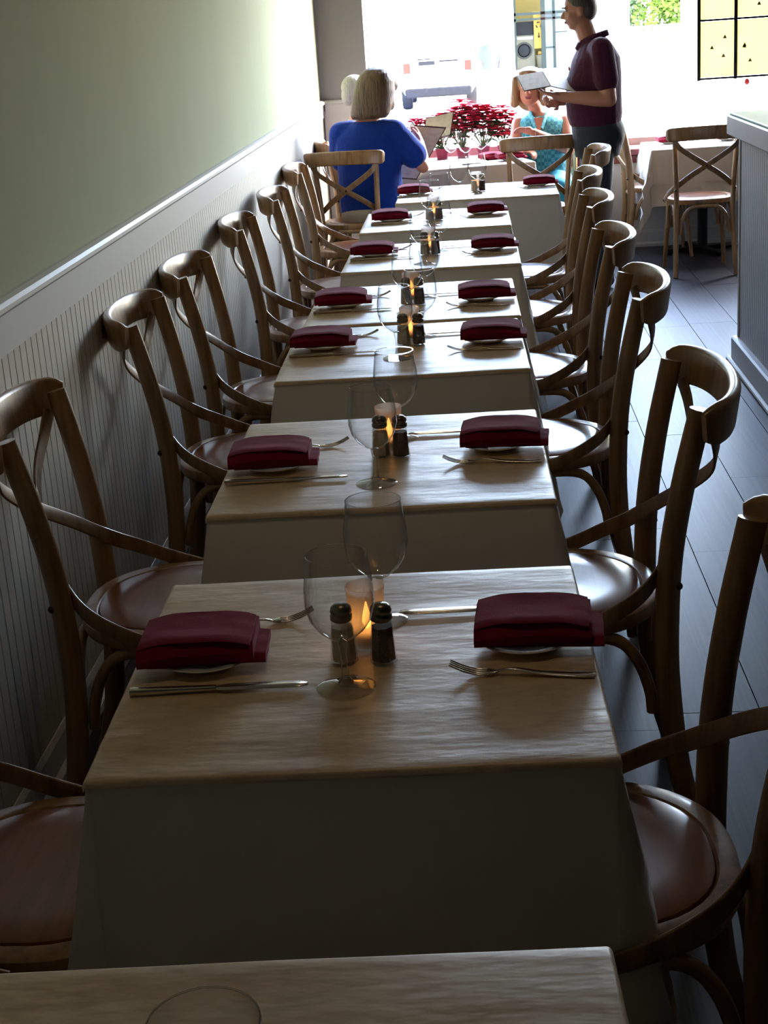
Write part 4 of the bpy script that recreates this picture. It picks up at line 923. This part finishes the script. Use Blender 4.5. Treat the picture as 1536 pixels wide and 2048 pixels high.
# white van seen from behind
def car(name, lab, x, y, rz, s_=1.0, h=1.75, w=1.8, Ln=4.4):
    t = thing(name, lab, 'car', (x, y, -.1), rz)
    q = MB(); secs = []
    prof = [(0, .35, .95, .98), (.12, .30, h*.80, 1.0), (.6, .30, h*.97, .98), (1.6, .30, h, .98), (2.7, .30, h*.97, .97), (3.3, .30, h*.60, .98), (4.2, .32, h*.50, .95), (4.4, .4, h*.42, .85)]
    vs = []; n_ = 12
    for yy, z0, z1, k_ in prof:
        hw = w/2*k_; sh = (z0+z1)/2
        vs += [(-hw*.9, yy, z0), (hw*.9, yy, z0), (hw, yy, z0+.12), (hw, yy, min(z1-.1, .95)), (hw*.93, yy, max(min(z1-.08, 1.2), .5)), (hw*.8, yy, z1), (-hw*.8, yy, z1), (-hw*.93, yy, max(min(z1-.08, 1.2), .5)), (-hw, yy, min(z1-.1, .95)), (-hw, yy, z0+.12)]
    m_ = 10; q.add(vs, [(i*m_+k, i*m_+(k+1) % m_, (i+1)*m_+(k+1) % m_, (i+1)*m_+k) for i in range(len(prof)-1) for k in range(m_)]+[tuple(range(m_))[::-1], tuple((len(prof)-1)*m_+k for k in range(m_))])
    q.obj('car_body', m_carw, t, True, 35)
    for sx in (-1, 1):
        for yy in (.85, 3.45):
            k0 = MB().lathe([(0, -.11), (.20, -.11), (.31, -.10), (.33, -.05), (.33, .05), (.31, .10), (.2, .11), (0, .11)], 24, cap=False); k0.xf(Matrix.Translation((sx*(w/2-.08), yy, .33)) @ Matrix.Rotation(PI/2, 4, 'Y')); k0.obj('wheel', m_tyre, t, True, 40)
        MB().bbox(sx*(w/2-.13)-.07, sx*(w/2-.13)+.07, -.02, .1, .74, .94, .01).obj('tail_lamp', m_tail, t)
    MB().bbox(-w*.36, w*.36, .02, .30, h*.66, h*.86, .02).obj('rear_window', m_carw, t)
    for x0, x1, z0, z1 in ((-.38, -.05, .88, .96), (.04, .42, .93, .965), (-.40, -.12, .99, 1.01)): MB().bbox(x0, x1, -.005, .1, z0, z1, .004).obj('dark_strip', m_vent, t)
    MB().bbox(-.20, .20, -.015, .06, .62, .78, .01).obj('number_plate', m_stucco, t); MB().bbox(-w*.45, w*.45, -.06, .2, .26, .44, .03).obj('bumper', m_vent, t)
    return t
car('parked_car', 'white people carrier parked across the street, seen from behind', -.63, 31.3, 0, w=1.5, h=1.6)
car('parked_car', 'white car at the left with its dark wheel showing above the flowers', -2.1, 26.5, 1.25, w=1.8, h=1.45)
# pedestrian
pe = thing('person', 'distant pedestrian in pale lavender polo shirt on the far pavement', 'person', (.41, 28.0, -.1), PI*.9); pe.scale = (.88, .88, .88)
b = MB(); g, R = head(b, (0, .02, 1.60), (0, 1, 0)); b.caps((0, 0, 1.40), (0, .01, 1.52), .058, .054)
b.loft([(0, 0, .9, .15, .11), (0, 0, 1.1, .15, .11), (0, 0, 1.35, .16, .11), (0, 0, 1.43, .07, .07)])
for s_ in (-1, 1):
    limb(b, (s_*.18, 0, 1.36), (s_*.22, .0, 1.08), (s_*.20, .1, .86), (.048, .038, .028)); hand(b, (s_*.20, .1, .86), (0, .2, -1), (-s_, 0, 0), .4, s_); limb(b, (s_*.09, 0, .9), (s_*.10, .02, .5), (s_*.10, -.02, .1), (.08, .058, .042)); b.caps((s_*.1, -.02, .045), (s_*.1, .14, .035), .04, .03)
rebuild(b, 'body', skin_pink, .012, 3, pe)
c = MB(); c.loft([(0, 0, .95, .18, .14), (0, 0, 1.15, .18, .14), (0, 0, 1.33, .19, .13), (0, 0, 1.41, .11, .09), (0, 0, 1.44, .07, .07)])
for s_ in (-1, 1): c.caps((s_*.17, 0, 1.36), (s_*.205, 0, 1.18), .065, .07)
rebuild(c, 'polo_shirt', mat('lavender_polo', srgb(50, 52, 74), .8, spec=0), .014, 3, pe)
c = MB()
for s_ in (-1, 1): limb(c, (s_*.09, 0, .93), (s_*.10, .02, .5), (s_*.10, -.02, .08), (.10, .08, .07))
rebuild(c, 'trousers', mat('pale_chinos', srgb(190, 180, 165), .8), .014, 3, pe)
rebuild(MB().ball(g(0, -.025, .035), (.084, .09, .084), R), 'hair', h_grey, .012, 2, pe)
# white post, fence, trees on the right
po_ = thing('street_post', 'white painted post outside the window beside the yellow panels', 'post', (2.83, 20.0, -.1))
MB().bbox(-.11, .11, -.11, .11, .15, 4.6, .01).obj('post_shaft', m_stucco, po_); MB().bbox(-.16, .16, -.16, .16, 0, .15, .02).obj('post_base', m_stucco, po_)
fn = thing('garden_fence', 'pale slatted fence below the trees across the street', 'fence', (3.9, 40.0, -.1))
for i in range(18): MB().bbox(i*.20, i*.20+.17, 0, .03, .08, 1.25, .008).obj('slat', m_stucco, fn)
for z in (.3, 1.0): MB().box(0, 3.6, .03, .08, z, z+.09).obj('fence_rail', m_stucco, fn)
m_fol = [mat('foliage_light', srgb(62, 82, 30), .8, spec=.05, var=((1.5, 1.5, 1.5), srgb(42, 60, 20), .4, .65)), mat('foliage_dark', srgb(22, 36, 16), .8, spec=.05)]
def tree(i, lab, x, y, h, r, mi, seed):
    rn = random.Random(seed); t = thing('tree', lab, 'tree', (x, y, -.1))
    MB().sweep(cr([(0, 0, 0), (.05, 0, h*.3), (-.04, .05, h*.6)], 5), lambda s_: ell(.16-.07*s_, .16-.07*s_), (1, 0, 0)).obj('trunk', mat('bark%d' % i, srgb(60, 46, 34), .9), t, True)
    q = MB(); cl = [(V((rn.uniform(-.6, .6)*r, rn.uniform(-.6, .6)*r, h*.62+rn.uniform(-.55, .6)*r)), rn.uniform(.35, .6)*r) for _ in range(11)]
    for _ in range(5200):
        c, rr = rn.choice(cl); d = V((rn.gauss(0, 1), rn.gauss(0, 1), rn.gauss(0, 1))).normalized(); p = c+d*rr*rn.uniform(.75, 1.05)
        u = V((rn.gauss(0, 1), rn.gauss(0, 1), rn.gauss(0, .6))).normalized(); v = u.cross(d)
        if v.length < .1: continue
        v.normalize(); s_ = rn.uniform(.06, .11)*(1 if mi == 0 else .9)
        q.add([p, p+u*s_+v*s_*.5, p+u*s_*2, p+u*s_-v*s_*.5], [(0, 1, 2, 3)])
    o = q.obj('crown', m_fol[mi], t); o['kind'] = 'stuff'
tree(0, 'light green leafy tree above the fence, seen right of the waiter', 5.75, 42.6, 3.6, 1.5, 0, 11)
tree(1, 'dark green tree close behind the waiter beside the white building', 4.3, 47.5, 3.2, 1.1, 1, 12)
